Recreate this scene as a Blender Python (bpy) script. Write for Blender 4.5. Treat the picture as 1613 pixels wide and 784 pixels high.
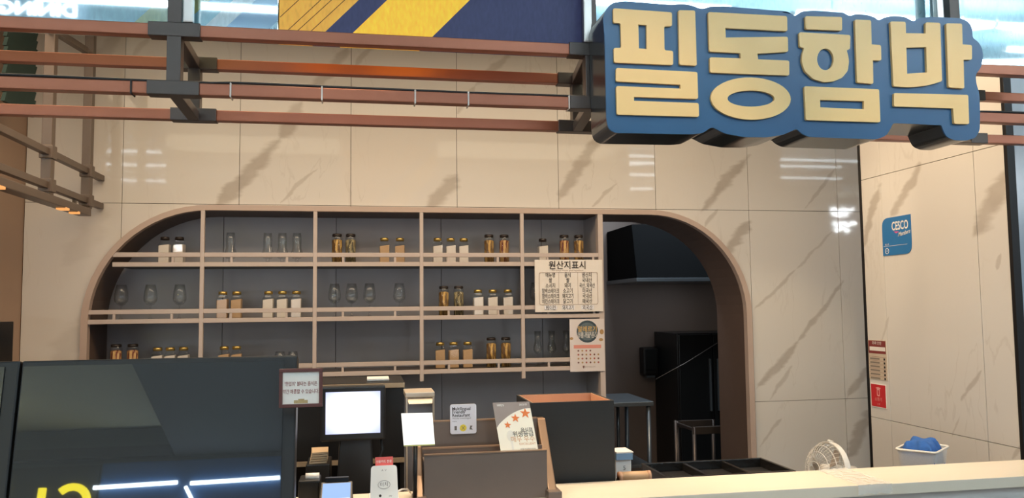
import bpy, bmesh, math, random
from mathutils import Vector, Matrix
random.seed(7)
scene = bpy.context.scene
for o in list(bpy.data.objects): bpy.data.objects.remove(o)
COL = scene.collection

# ------------------------------------------------------------------ camera
W, H = 1613, 784
F, YAW, PIT, ROL = 1260.3, .1796, .0720, -.0109
CAM = Vector((1.2913, -4.5516, 1.6253))
cw = Vector((math.sin(YAW)*math.cos(PIT), math.cos(YAW)*math.cos(PIT), math.sin(PIT)))
cr0 = Vector((math.cos(YAW), -math.sin(YAW), 0)); cu0 = cr0.cross(cw)
cr = math.cos(ROL)*cr0 + math.sin(ROL)*cu0
cu = -math.sin(ROL)*cr0 + math.cos(ROL)*cu0
cam_d = bpy.data.cameras.new('camera'); cam = bpy.data.objects.new('camera', cam_d); COL.objects.link(cam)
cam_d.sensor_fit = 'HORIZONTAL'; cam_d.sensor_width = 36; cam_d.lens = 36*F/W
cam_d.clip_start = .05; cam_d.clip_end = 200
m3 = Matrix((cr, cu, -cw)).transposed()
cam.matrix_world = Matrix.Translation(CAM) @ m3.to_4x4()
scene.camera = cam

# ------------------------------------------------------------------ world, exposure, lights
world = bpy.data.worlds.new('world'); scene.world = world; world.use_nodes = True
bg = world.node_tree.nodes['Background']; bg.inputs[0].default_value = (.80, .90, 1, 1); bg.inputs[1].default_value = .75
vs = scene.view_settings; vs.view_transform = 'Standard'; vs.look = 'None'; vs.gamma = 1; vs.use_curve_mapping = False
vs.exposure = 0.0

def area(name, loc, aim, sx, sy, power, col):
    d = bpy.data.lights.new(name, 'AREA'); d.shape = 'RECTANGLE'; d.size = sx; d.size_y = sy; d.energy = power; d.color = col
    o = bpy.data.objects.new(name, d); COL.objects.link(o); o.location = loc
    o.rotation_euler = (Vector(aim)-Vector(loc)).to_track_quat('-Z', 'Y').to_euler()
    return o
WARM = (1, .76, .52)
# the shop's own ceiling light panel between rail frame and tiled wall, and an added fill light in the kitchen
area('ceiling_panel_light', (1.85, -1.62, 3.17), (1.85, -1.62, 0), 4.8, .8, 94, WARM)
area('kitchen_fill_light', (3.5, .72, 3.1), (3.5, .9, 0), .9, .3, 45, (.75, .88, 1))
# row of small spotlights over the counter
def spot(loc, aim, power, size=55):
    d = bpy.data.lights.new('counter_and_fill_spot', 'SPOT'); d.energy = power; d.color = (1, .80, .56); d.spot_size = math.radians(size); d.spot_blend = .6; d.shadow_soft_size = .03
    o = bpy.data.objects.new('counter_and_fill_spot', d); COL.objects.link(o); o.location = loc
    o.rotation_euler = (Vector(aim)-Vector(loc)).to_track_quat('-Z', 'Y').to_euler()
for sxp in (1.15, 1.75, 2.4, 3.05):
    spot((sxp-.12, -1.86, 2.95), (sxp, -2.34, 1.1), 38)

spot((3.1, -1.95, 3.12), (3.8, 0, .75), 42, 38)  # added fill spot brightening the lower right wall
# warm ceiling spotlights of the concourse aimed at the counter
for sxp, pw_ in ((1.25, 52), (2.0, 50), (2.9, 36)):
    spot((sxp-.1, -3.75, 3.5), (sxp, -2.36, 1.15), pw_, 34)

# ------------------------------------------------------------------ helpers
def ray(px, py): return cw + cr*((px-W/2)/F) - cu*((py-H/2)/F)
def at(px, py, y=None, z=None, x=None):
    """the point of the world on a given plane that the photograph shows at a pixel"""
    d = ray(px, py)
    t = (y-CAM.y)/d.y if y is not None else ((z-CAM.z)/d.z if z is not None else (x-CAM.x)/d.x)
    return CAM + d*t
def lin(c):
    c /= 255
    return c/12.92 if c <= .04045 else ((c+.055)/1.055)**2.4
def rgb(r, g, b): return (lin(r), lin(g), lin(b), 1)

def nt_new(name):
    m = bpy.data.materials.new(name); m.use_nodes = True
    nt = m.node_tree; return m, nt, nt.nodes['Principled BSDF']
def mat(name, col, rough=.5, metal=0, var=.10, scale=18, bump=0, spec=.5, coat=0, stretch=None):
    m, nt, b = nt_new(name)
    tc = nt.nodes.new('ShaderNodeTexCoord'); n = nt.nodes.new('ShaderNodeTexNoise')
    n.inputs['Scale'].default_value = scale; n.inputs['Detail'].default_value = 4
    src = tc.outputs['Object']
    if stretch:
        mp = nt.nodes.new('ShaderNodeMapping'); mp.inputs['Scale'].default_value = stretch
        nt.links.new(src, mp.inputs[0]); src = mp.outputs[0]
    nt.links.new(src, n.inputs['Vector'])
    r = nt.nodes.new('ShaderNodeMapRange'); r.inputs['To Min'].default_value = 1-var; r.inputs['To Max'].default_value = 1+var
    nt.links.new(n.outputs['Fac'], r.inputs['Value'])
    mx = nt.nodes.new('ShaderNodeVectorMath'); mx.operation = 'SCALE'; mx.inputs[0].default_value = col[:3]
    nt.links.new(r.outputs[0], mx.inputs['Scale']); nt.links.new(mx.outputs[0], b.inputs['Base Color'])
    b.inputs['Roughness'].default_value = rough; b.inputs['Metallic'].default_value = metal
    b.inputs['Specular IOR Level'].default_value = spec; b.inputs['Coat Weight'].default_value = coat
    if bump:
        bp = nt.nodes.new('ShaderNodeBump'); bp.inputs['Strength'].default_value = bump; bp.inputs['Distance'].default_value = .004
        nt.links.new(n.outputs['Fac'], bp.inputs['Height']); nt.links.new(bp.outputs[0], b.inputs['Normal'])
    return m
def emit(name, col, strength):
    m, nt, b = nt_new(name)
    b.inputs['Base Color'].default_value = (.02, .02, .02, 1); b.inputs['Emission Color'].default_value = col; b.inputs['Emission Strength'].default_value = strength
    return m
def glass(name, tint=(.96, .97, .97), base=.06, rough=.05, top=.32):
    m, nt, b = nt_new(name); nt.nodes.remove(b)
    out = nt.nodes['Material Output']
    t = nt.nodes.new('ShaderNodeBsdfTransparent'); t.inputs[0].default_value = (*tint, 1)
    g = nt.nodes.new('ShaderNodeBsdfGlossy'); g.inputs['Roughness'].default_value = rough
    lw = nt.nodes.new('ShaderNodeLayerWeight'); lw.inputs[0].default_value = .35
    r = nt.nodes.new('ShaderNodeMapRange'); r.inputs['To Min'].default_value = base; r.inputs['To Max'].default_value = top
    mx = nt.nodes.new('ShaderNodeMixShader')
    nt.links.new(lw.outputs['Facing'], r.inputs['Value']); nt.links.new(r.outputs[0], mx.inputs[0])
    nt.links.new(t.outputs[0], mx.inputs[1]); nt.links.new(g.outputs[0], mx.inputs[2]); nt.links.new(mx.outputs[0], out.inputs[0])
    return m

def wloc(o):
    v = Vector((0, 0, 0))
    while o is not None: v += o.location; o = o.parent
    return v
def link_mesh(name, me, mats, parent=None, smooth=False):
    o = bpy.data.objects.new(name, me); COL.objects.link(o)
    for m in (mats if isinstance(mats, (list, tuple)) else [mats]): me.materials.append(m)
    if parent is not None:
        off = wloc(parent); o.parent = parent
        me.transform(Matrix.Translation(-off))
    else:
        xs = [v.co for v in me.vertices]
        c = Vector(((min(v.x for v in xs)+max(v.x for v in xs))/2, (min(v.y for v in xs)+max(v.y for v in xs))/2, min(v.z for v in xs)))
        me.transform(Matrix.Translation(-c)); o.location = c
    if smooth:
        for p in me.polygons: p.use_smooth = True
    return o
def from_bm(name, bm, m, parent=None, smooth=False):
    bmesh.ops.recalc_face_normals(bm, faces=bm.faces)
    me = bpy.data.meshes.new(name); bm.to_mesh(me); bm.free()
    return link_mesh(name, me, m, parent, smooth)
def thing(name, label, cat, loc, group=None):
    o = bpy.data.objects.new(name, None); COL.objects.link(o); o.location = loc; o.empty_display_size = .05
    return tag(o, label, cat, group)
def tag(o, label, cat, group=None):
    o['label'] = label; o['category'] = cat
    if group: o['group'] = group
    return o
def struct(o, label=None):
    o['kind'] = 'structure'
    if label: o['label'] = label
    return o
def bm_box(bm, lo, hi, bev=0):
    x0, y0, z0 = lo; x1, y1, z1 = hi
    vs_ = [bm.verts.new(p) for p in ((x0,y0,z0),(x1,y0,z0),(x1,y1,z0),(x0,y1,z0),(x0,y0,z1),(x1,y0,z1),(x1,y1,z1),(x0,y1,z1))]
    fs = [bm.faces.new([vs_[i] for i in f]) for f in ((0,3,2,1),(4,5,6,7),(0,1,5,4),(1,2,6,5),(2,3,7,6),(3,0,4,7))]
    if bev:
        es = list({e for f in fs for e in f.edges})
        bmesh.ops.bevel(bm, geom=es, offset=bev, segments=2, profile=.6, affect='EDGES')
def box(name, lo, hi, m, parent=None, bev=0):
    bm = bmesh.new(); bm_box(bm, lo, hi, bev); return from_bm(name, bm, m, parent)
def bm_hull8(bm, pts, bev=0):
    v = [bm.verts.new(p) for p in pts]
    fs = [bm.faces.new([v[i] for i in f]) for f in ((0,3,2,1),(4,5,6,7),(0,1,5,4),(1,2,6,5),(2,3,7,6),(3,0,4,7))]
    if bev: bmesh.ops.bevel(bm, geom=list({e for f in fs for e in f.edges}), offset=bev, segments=2, profile=.6, affect='EDGES')
def hexa(name, pts, m, parent=None, bev=0):
    bm = bmesh.new(); bm_hull8(bm, pts, bev); return from_bm(name, bm, m, parent)
def beam(name, a, b, w, h, m, parent=None, bev=.002):
    """square tube from a to b"""
    a = Vector(a); b = Vector(b); d = (b-a).normalized()
    up = Vector((0, 0, 1)) if abs(d.z) < .9 else Vector((0, 1, 0))
    s = d.cross(up).normalized()*w/2; u = s.cross(d).normalized()*h/2
    return hexa(name, [a-s-u, a+s-u, b+s-u, b-s-u, a-s+u, a+s+u, b+s+u, b-s+u], m, parent, bev)
def round_poly(pts, r, seg=5):
    out = []; n = len(pts)
    rs = r if isinstance(r, (list, tuple)) else [r]*n
    for i in range(n):
        p = Vector(pts[i]); a = Vector(pts[i-1])-p; b = Vector(pts[(i+1) % n])-p
        rr = min(rs[i], a.length*.48, b.length*.48)
        if rr < 1e-6: out.append(tuple(p)); continue
        p0 = p + a.normalized()*rr; p1 = p + b.normalized()*rr
        for k in range(seg+1):
            t = k/seg
            q = p0*(1-t)**2 + p*(2*t*(1-t)) + p1*t*t
            out.append((q.x, q.y))
    return out
def bm_prism(bm, outer, holes, f0, f1):
    """flat shape with holes between two maps 2D->3D (front, back)"""
    loops = [outer]+list(holes)
    for fm in (f0, f1):
        es = []
        for lp in loops:
            vv = [bm.verts.new(fm(*p)) for p in lp]
            es += [bm.edges.new((vv[i], vv[(i+1) % len(vv)])) for i in range(len(vv))]
        bmesh.ops.triangle_fill(bm, edges=es, use_beauty=True)
    for lp in loops:
        a = [bm.verts.new(f0(*p)) for p in lp]; b = [bm.verts.new(f1(*p)) for p in lp]
        for i in range(len(lp)):
            j = (i+1) % len(lp); bm.faces.new((a[i], a[j], b[j], b[i]))
    bmesh.ops.remove_doubles(bm, verts=bm.verts, dist=1e-6)
def prism(name, outer, holes, f0, f1, m, parent=None):
    bm = bmesh.new(); bm_prism(bm, outer, holes, f0, f1); return from_bm(name, bm, m, parent)
def bm_lathe(bm, prof, c, seg=20):
    rings = []
    for r, z in prof:
        rings.append([bm.verts.new((c[0]+max(r, 1e-4)*math.cos(2*math.pi*k/seg), c[1]+max(r, 1e-4)*math.sin(2*math.pi*k/seg), c[2]+z)) for k in range(seg)])
    for a, b in zip(rings, rings[1:]):
        for k in range(seg):
            bm.faces.new((a[k], a[(k+1) % seg], b[(k+1) % seg], b[k]))
    return rings
def lathe(name, prof, c, m, parent=None, seg=20):
    bm = bmesh.new(); bm_lathe(bm, prof, c, seg); return from_bm(name, bm, m, parent, True)
def bm_tube(bm, pts, r, seg=8, close=False):
    pts = [Vector(p) for p in pts]; rings = []; n = len(pts); prev = None
    for i, p in enumerate(pts):
        d = (pts[(i+1) % n]-pts[i-1]) if close else (pts[min(i+1, n-1)]-pts[max(i-1, 0)])
        d.normalize()
        s = prev-d*prev.dot(d) if prev is not None else d.orthogonal()
        s.normalize(); prev = s; u = d.cross(s)
        rings.append([bm.verts.new(p+r*(math.cos(2*math.pi*k/seg)*s+math.sin(2*math.pi*k/seg)*u)) for k in range(seg)])
    for i in range(n if close else n-1):
        a = rings[i]; b = rings[(i+1) % n]
        for k in range(seg): bm.faces.new((a[k], a[(k+1) % seg], b[(k+1) % seg], b[k]))
    if not close:
        bm.faces.new(rings[0]); bm.faces.new(rings[-1])
def tube(name, pts, r, m, parent=None, seg=8, close=False):
    bm = bmesh.new(); bm_tube(bm, pts, r, seg, close); return from_bm(name, bm, m, parent, True)
def lettering(name, items, org, R, U, m, parent, lift=.0012, bold=0.0):
    """items: (text, u, v, size, align, xscale); u,v in metres from org along unit vectors R,U"""
    R = Vector(R).normalized(); U = Vector(U).normalized(); N = R.cross(U).normalized(); org = Vector(org)
    bm = bmesh.new()
    for it in items:
        s, u, v, size, al = it[:5]; xs = it[5] if len(it) > 5 else 1
        c = bpy.data.curves.new('txt', 'FONT'); c.body = s; c.size = size; c.align_x = al; c.align_y = 'CENTER'; c.resolution_u = 3; c.offset = bold*size
        ob = bpy.data.objects.new('txt', c); COL.objects.link(ob)
        bpy.context.view_layer.update()
        me = bpy.data.meshes.new_from_object(ob.evaluated_get(bpy.context.evaluated_depsgraph_get()))
        bpy.data.objects.remove(ob); bpy.data.curves.remove(c)
        mt = Matrix.Translation(org+R*u+U*v+N*lift) @ Matrix((R*xs, U, N)).transposed().to_4x4()
        me.transform(mt); bm.from_mesh(me); bpy.data.meshes.remove(me)
    return from_bm_keep(name, bm, m, parent)
def from_bm_keep(name, bm, m, parent):
    me = bpy.data.meshes.new(name); bm.to_mesh(me); bm.free(); return link_mesh(name, me, m, parent)
def decal(name, poly, org, R, U, m, parent, lift=.0008, holes=()):
    """thin printed patch on a flat face"""
    R = Vector(R).normalized(); U = Vector(U).normalized(); N = R.cross(U).normalized(); org = Vector(org)
    return prism(name, poly, holes, lambda u, v: org+R*u+U*v+N*lift, lambda u, v: org+R*u+U*v+N*(lift*.1), m, parent)
def rect(u0, v0, u1, v1): return [(u0, v0), (u1, v0), (u1, v1), (u0, v1)]
def circ(u, v, r, n=20, ry=None): return [(u+r*math.cos(2*math.pi*k/n), v+(ry or r)*math.sin(2*math.pi*k/n)) for k in range(n)]
def dup(root, loc, label=None, group=None):
    r = root.copy(); COL.objects.link(r); r.location = loc
    if label: r['label'] = label
    if group: r['group'] = group
    for ch in root.children:
        c = ch.copy(); COL.objects.link(c); c.parent = r
        for g in ch.children:
            d = g.copy(); COL.objects.link(d); d.parent = c
    return r

# ------------------------------------------------------------------ marble with diagonal veins (world position, so veins run over the tiles)
def marble(name, axis, veins, base, veincol):
    m, nt, b = nt_new(name); N = nt.nodes.new; L = nt.links.new
    g = N('ShaderNodeNewGeometry'); sp = N('ShaderNodeSeparateXYZ'); L(g.outputs['Position'], sp.inputs[0])
    cb = N('ShaderNodeCombineXYZ'); L(sp.outputs[axis], cb.inputs[0]); L(sp.outputs[2], cb.inputs[1])
    nz = N('ShaderNodeTexNoise'); nz.inputs['Scale'].default_value = 4.5; nz.inputs['Detail'].default_value = 5; L(cb.outputs[0], nz.inputs['Vector'])
    sb = N('ShaderNodeVectorMath'); sb.operation = 'SUBTRACT'; sb.inputs[1].default_value = (.5, .5, .5); L(nz.outputs['Color'], sb.inputs[0])
    sc = N('ShaderNodeVectorMath'); sc.operation = 'SCALE'; sc.inputs['Scale'].default_value = .075; L(sb.outputs[0], sc.inputs[0])
    ad = N('ShaderNodeVectorMath'); ad.operation = 'ADD'; L(cb.outputs[0], ad.inputs[0]); L(sc.outputs[0], ad.inputs[1])
    sep = N('ShaderNodeVectorMath'); sep.operation = 'MULTIPLY'; sep.inputs[1].default_value = (1, 1, 0); L(ad.outputs[0], sep.inputs[0])
    rot = N('ShaderNodeMapping'); rot.inputs['Rotation'].default_value = (0, 0, -.85); rot.inputs['Scale'].default_value = (5, 22, 1); L(cb.outputs[0], rot.inputs[0])
    wn_ = N('ShaderNodeTexNoise'); wn_.inputs['Scale'].default_value = 1.0; wn_.inputs['Detail'].default_value = 6; L(rot.outputs[0], wn_.inputs['Vector'])
    wob = N('ShaderNodeMath'); wob.operation = 'SUBTRACT'; wob.inputs[1].default_value = .5; L(wn_.outputs['Fac'], wob.inputs[0])
    acc = None
    for (u0, v0, u1, v1, w, s) in veins:
        d = Vector((u1-u0, v1-v0, 0)); l2 = d.length_squared
        a = N('ShaderNodeVectorMath'); a.operation = 'SUBTRACT'; a.inputs[1].default_value = (u0, v0, 0); L(sep.outputs[0], a.inputs[0])
        dt = N('ShaderNodeVectorMath'); dt.operation = 'DOT_PRODUCT'; dt.inputs[1].default_value = d/l2; L(a.outputs[0], dt.inputs[0])
        cl = N('ShaderNodeClamp'); L(dt.outputs['Value'], cl.inputs[0])
        ss = N('ShaderNodeVectorMath'); ss.operation = 'SCALE'; ss.inputs[0].default_value = d; L(cl.outputs[0], ss.inputs['Scale'])
        di = N('ShaderNodeVectorMath'); di.operation = 'DISTANCE'; L(a.outputs[0], di.inputs[0]); L(ss.outputs[0], di.inputs[1])
        c2 = N('ShaderNodeMath'); c2.operation = 'MULTIPLY_ADD'; c2.inputs[1].default_value = 2; c2.inputs[2].default_value = -1; L(cl.outputs[0], c2.inputs[0])
        c4 = N('ShaderNodeMath'); c4.operation = 'POWER'; c4.inputs[1].default_value = 4; L(c2.outputs[0], c4.inputs[0])
        c5 = N('ShaderNodeMath'); c5.operation = 'MULTIPLY_ADD'; c5.inputs[1].default_value = w*.45; L(c4.outputs[0], c5.inputs[0]); L(di.outputs['Value'], c5.inputs[2])
        c6 = N('ShaderNodeMath'); c6.operation = 'MULTIPLY_ADD'; c6.inputs[1].default_value = w*1.1; L(wob.outputs[0], c6.inputs[0]); L(c5.outputs[0], c6.inputs[2])
        mr = N('ShaderNodeMapRange'); mr.interpolation_type = 'SMOOTHSTEP'
        mr.inputs['From Min'].default_value = w*.22; mr.inputs['From Max'].default_value = w*.72; mr.inputs['To Min'].default_value = s; mr.inputs['To Max'].default_value = 0
        L(c6.outputs[0], mr.inputs['Value'])
        if acc is None: acc = mr.outputs[0]
        else:
            mx = N('ShaderNodeMath'); mx.operation = 'MAXIMUM'; L(acc, mx.inputs[0]); L(mr.outputs[0], mx.inputs[1]); acc = mx.outputs[0]
    # fine hairline veins and cloudy drift
    mp = N('ShaderNodeMapping'); mp.inputs['Rotation'].default_value = (0, 0, -.9); mp.inputs['Scale'].default_value = (3.2, .7, 1); L(ad.outputs[0], mp.inputs[0])
    n2 = N('ShaderNodeTexNoise'); n2.inputs['Scale'].default_value = 2.2; n2.inputs['Detail'].default_value = 5; n2.inputs['Distortion'].default_value = .5; L(mp.outputs[0], n2.inputs['Vector'])
    ab = N('ShaderNodeMath'); ab.operation = 'SUBTRACT'; ab.inputs[1].default_value = .5; L(n2.outputs['Fac'], ab.inputs[0])
    a2 = N('ShaderNodeMath'); a2.operation = 'ABSOLUTE'; L(ab.outputs[0], a2.inputs[0])
    hr = N('ShaderNodeMapRange'); hr.interpolation_type = 'SMOOTHSTEP'; hr.inputs['From Min'].default_value = 0; hr.inputs['From Max'].default_value = .018; hr.inputs['To Min'].default_value = .20; hr.inputs['To Max'].default_value = 0; L(a2.outputs[0], hr.inputs['Value'])
    n3 = N('ShaderNodeTexNoise'); n3.inputs['Scale'].default_value = 1.4; n3.inputs['Detail'].default_value = 3; L(ad.outputs[0], n3.inputs['Vector'])
    gate = N('ShaderNodeMapRange'); gate.inputs['From Min'].default_value = .48; gate.inputs['From Max'].default_value = .62; L(n3.outputs['Fac'], gate.inputs['Value'])
    hm = N('ShaderNodeMath'); hm.operation = 'MULTIPLY'; L(hr.outputs[0], hm.inputs[0]); L(gate.outputs[0], hm.inputs[1])
    # tone inside the veins
    n4 = N('ShaderNodeTexNoise'); n4.inputs['Scale'].default_value = 14; n4.inputs['Detail'].default_value = 3; L(cb.outputs[0], n4.inputs['Vector'])
    vr = N('ShaderNodeMapRange'); vr.inputs['To Min'].default_value = .7; vr.inputs['To Max'].default_value = 1.15; L(n4.outputs['Fac'], vr.inputs['Value'])
    vm = N('ShaderNodeMath'); vm.operation = 'MULTIPLY'; L(acc, vm.inputs[0]); L(vr.outputs[0], vm.inputs[1])
    tot = N('ShaderNodeMath'); tot.operation = 'MAXIMUM'; tot.use_clamp = True; L(vm.outputs[0], tot.inputs[0]); L(hm.outputs[0], tot.inputs[1])
    mix = N('ShaderNodeMix'); mix.data_type = 'RGBA'; mix.inputs['A'].default_value = base; mix.inputs['B'].default_value = veincol
    L(tot.outputs[0], mix.inputs['Factor']); L(mix.outputs['Result'], b.inputs['Base Color'])
    b.inputs['Roughness'].default_value = .035; b.inputs['Specular IOR Level'].default_value = .2
    return m
def vpx(x0, y0, x1, y1, wpx, s, x=None):
    a = at(x0, y0, y=0) if x is None else at(x0, y0, x=x); b = at(x1, y1, y=0) if x is None else at(x1, y1, x=x)
    sc_ = .6/165 if x is None else .6/200
    return (a.x, a.z, b.x, b.z, wpx*sc_, s) if x is None else (a.y, a.z, b.y, b.z, wpx*sc_, s)
XP = 3.718
V_BACK = [vpx(*v) for v in [
    (338,332,440,222,22,.8),(440,222,478,160,20,.7),(478,160,555,66,15,.6),(560,105,590,72,10,.5),(676,332,722,276,24,.75),(722,178,748,136,9,.5),(748,136,805,84,11,.5),
    (878,316,948,205,20,.75),(441,318,500,265,5,.5),(1105,334,1178,246,18,.8),(935,324,975,283,5,.5),(1267,329,1316,263,6,.5),(1143,396,1180,350,20,.8),(1112,356,1132,333,7,.5),
    (1187,490,1255,423,6,.55),(1255,423,1315,360,5,.45),(1190,611,1258,540,13,.75),(1258,540,1328,445,9,.65),(1212,632,1245,575,8,.5),(1197,703,1233,659,5,.5),
    (1333,630,1372,570,14,.7),(1337,720,1372,646,20,.8),(155,92,188,56,16,.35),(208,88,240,56,10,.35),(88,575,130,514,40,.25),(100,420,170,330,30,.18)]]
V_PIER = [vpx(*v, x=XP) for v in [
    (1356,392,1387,290,16,.75),(1402,342,1450,260,17,.75),(1536,372,1588,268,26,.8),(1515,632,1546,583,7,.6),(1568,424,1576,398,6,.5),(1385,545,1400,500,5,.35),(1590,720,1612,690,6,.5),(1500,690,1512,655,4,.4)]]
MB_BACK = marble('marble_back', 0, V_BACK, (.72, .685, .63, 1), (.43, .375, .315, 1))
MB_PIER = marble('marble_pier', 1, V_PIER, (.72, .685, .63, 1), (.43, .375, .315, 1))

M = {}
M['grout'] = mat('grout', rgb(70, 58, 48), .8)
M['trim'] = mat('arch_trim', (.52, .40, .33, 1), .45, var=.05)
M['rackpaint'] = mat('rack_paint', (.56, .47, .42, 1), .4, var=.05)
M['niche'] = mat('niche_panel', rgb(164, 161, 164), .32, var=.08, scale=6)
M['black'] = mat('black_plastic', rgb(28, 27, 27), .4, var=.12)
M['blacktrim'] = mat('black_metal', rgb(38, 36, 36), .4, .5)
M['brown'] = mat('dark_brown', rgb(96, 78, 68), .45, var=.08)
M['copper'] = mat('copper_brown_metal', rgb(164, 100, 74), .34, .45, var=.12, scale=9)
M['bracket'] = mat('bracket_metal', rgb(86, 78, 74), .38, .7, var=.1)
M['silver'] = mat('silver_metal', rgb(190, 184, 178), .3, .9, var=.06)
M['white'] = mat('white_plastic', rgb(238, 234, 228), .4, var=.03)
M['paper'] = mat('white_paper', rgb(236, 230, 222), .6, var=.03)
M['ink'] = mat('black_ink', rgb(45, 38, 36), .7)
M['redink'] = mat('red_ink', rgb(140, 52, 44), .7)
M['tie'] = mat('white_nylon', rgb(235, 225, 215), .5)
M['cable'] = mat('black_cable', rgb(25, 25, 26), .5)
M['cream'] = mat('cream_counter', (.72, .63, .50, 1), .42, var=.03, scale=3, stretch=(1, 12, 1))
M['greyfront'] = mat('grey_counter_front', rgb(196, 190, 184), .5, var=.04)
M['glassware'] = glass('clear_glass', base=.022, top=.30)
M['jarglass'] = glass('jar_glass', (.96, .97, .96), base=.02, top=.25)
M['gold'] = mat('gold_lid', rgb(196, 168, 96), .3, .8, var=.15)
M['dklid'] = mat('dark_lid', rgb(52, 44, 40), .4, .3)
M['salt'] = mat('white_powder', rgb(232, 222, 214), .8, var=.05, scale=60)
M['tan'] = mat('tan_powder', rgb(196, 162, 126), .8, var=.08, scale=60)
def pasta_mat(name, c1, c2, sc):
    m, nt, b = nt_new(name); N = nt.nodes.new; L = nt.links.new
    tc = N('ShaderNodeTexCoord'); mp = N('ShaderNodeMapping'); mp.inputs['Scale'].default_value = (1, 1, .22); L(tc.outputs['Object'], mp.inputs[0])
    v = N('ShaderNodeTexVoronoi'); v.inputs['Scale'].default_value = sc; L(mp.outputs[0], v.inputs['Vector'])
    r = N('ShaderNodeValToRGB'); r.color_ramp.elements[0].color = c1; r.color_ramp.elements[1].color = c2; r.color_ramp.elements[0].position = .25; r.color_ramp.elements[1].position = .75
    sx = N('ShaderNodeSeparateXYZ'); L(v.outputs['Color'], sx.inputs[0]); L(sx.outputs[0], r.inputs[0]); L(r.outputs[0], b.inputs['Base Color'])
    bp = N('ShaderNodeBump'); bp.inputs['Distance'].default_value = .004; L(v.outputs['Distance'], bp.inputs['Height']); L(bp.outputs[0], b.inputs['Normal'])
    b.inputs['Roughness'].default_value = .6
    return m
M['pasta'] = pasta_mat('dry_pasta', rgb(110, 78, 40), rgb(214, 172, 100), 130)
M['herbs'] = pasta_mat('dry_herbs', rgb(70, 62, 44), rgb(176, 160, 120), 150)
M['mixpasta'] = pasta_mat('mixed_pasta', rgb(120, 58, 40), rgb(210, 168, 110), 110)

# ------------------------------------------------------------------ setting: tiled back wall with the arch
AX0, AX1, AZ, AR = -.148, 3.555, 2.165, .60
def arch_poly(d, zb=-.2):
    """outline of the opening grown by d"""
    x0, x1, z, r = AX0-d, AX1+d, AZ+d*.85, AR+d
    p = [(x0, zb)]
    for k in range(17):
        a = math.pi-k*math.pi/32; p.append((x0+r+r*math.cos(a), z-r+r*math.sin(a)))
    for k in range(17):
        a = math.pi/2-k*math.pi/32; p.append((x1-r+r*math.cos(a), z-r+r*math.sin(a)))
    p.append((x1, zb)); return p
def cutter(d):
    bm = bmesh.new(); bm_prism(bm, arch_poly(d), [], lambda u, v: (u, -.5, v), lambda u, v: (u, 2, v)); bmesh.ops.recalc_face_normals(bm, faces=bm.faces)
    me = bpy.data.meshes.new('cut'); bm.to_mesh(me); bm.free(); o = bpy.data.objects.new('cut', me); COL.objects.link(o); return o
CUT = cutter(.018)
def cut_mesh(me):
    o = bpy.data.objects.new('tmp', me); COL.objects.link(o)
    md = o.modifiers.new('b', 'BOOLEAN'); md.object = CUT; md.operation = 'DIFFERENCE'; md.solver = 'EXACT'
    bpy.context.view_layer.update()
    r = bpy.data.meshes.new_from_object(o.evaluated_get(bpy.context.evaluated_depsgraph_get()))
    bpy.data.objects.remove(o); r.materials.clear(); return r
def box_mesh(lo, hi, bev=0):
    bm = bmesh.new(); bm_box(bm, lo, hi, bev); bmesh.ops.recalc_face_normals(bm, faces=bm.faces)
    me = bpy.data.meshes.new('tile'); bm.to_mesh(me); bm.free(); return me
WX0, WX1, WTOP = -.475, 6.7, 3.2
wall_back = link_mesh('wall_back', cut_mesh(box_mesh((WX0, .008, 0), (WX1, .13, WTOP))), M['grout'])
struct(wall_back, 'back wall of beige marble-look tiles around a round-cornered opening')
TH = 1.164; zj = [0, 1.036, 2.2, WTOP]; xj = [WX0]+[.6*k for k in range(0, 12)]+[WX1]
for i in range(len(xj)-1):
    for j in range(3):
        x0, x1, z0, z1 = xj[i]+.0013, xj[i+1]-.0013, zj[j]+.0013, zj[j+1]-.0013
        if x0 > AX0+.02 and x1 < AX1-.02 and z1 < AZ-AR: continue
        inside = x1 < AX0-.03 or x0 > AX1+.03 or z0 > AZ+.03
        me = box_mesh((x0, 0, z0), (x1, .0095, z1), .0008)
        if not inside: me = cut_mesh(me)
        if len(me.polygons): link_mesh('tile', me, MB_BACK, wall_back)
bpy.data.objects.remove(CUT)
# arch trim band
def band(name, d0, d1, y0, y1, m, parent=None):
    a = arch_poly(d0, 0); b = arch_poly(d1, 0); bm = bmesh.new(); n = len(a)
    P = [[bm.verts.new((q[0], y, q[1])) for q in lp] for lp, y in ((a, y0), (b, y0), (b, y1), (a, y1))]
    for s in range(4):
        A, B = P[s], P[(s+1) % 4]
        for i in range(n-1): bm.faces.new((A[i], A[i+1], B[i+1], B[i]))
    for i in (0, n-1): bm.faces.new([P[s][i] for s in range(4)])
    return from_bm(name, bm, m, parent)
struct(band('trim_1', 0, .034, -.022, .022, M['trim']), 'beige band framing the round-cornered opening')
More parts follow.
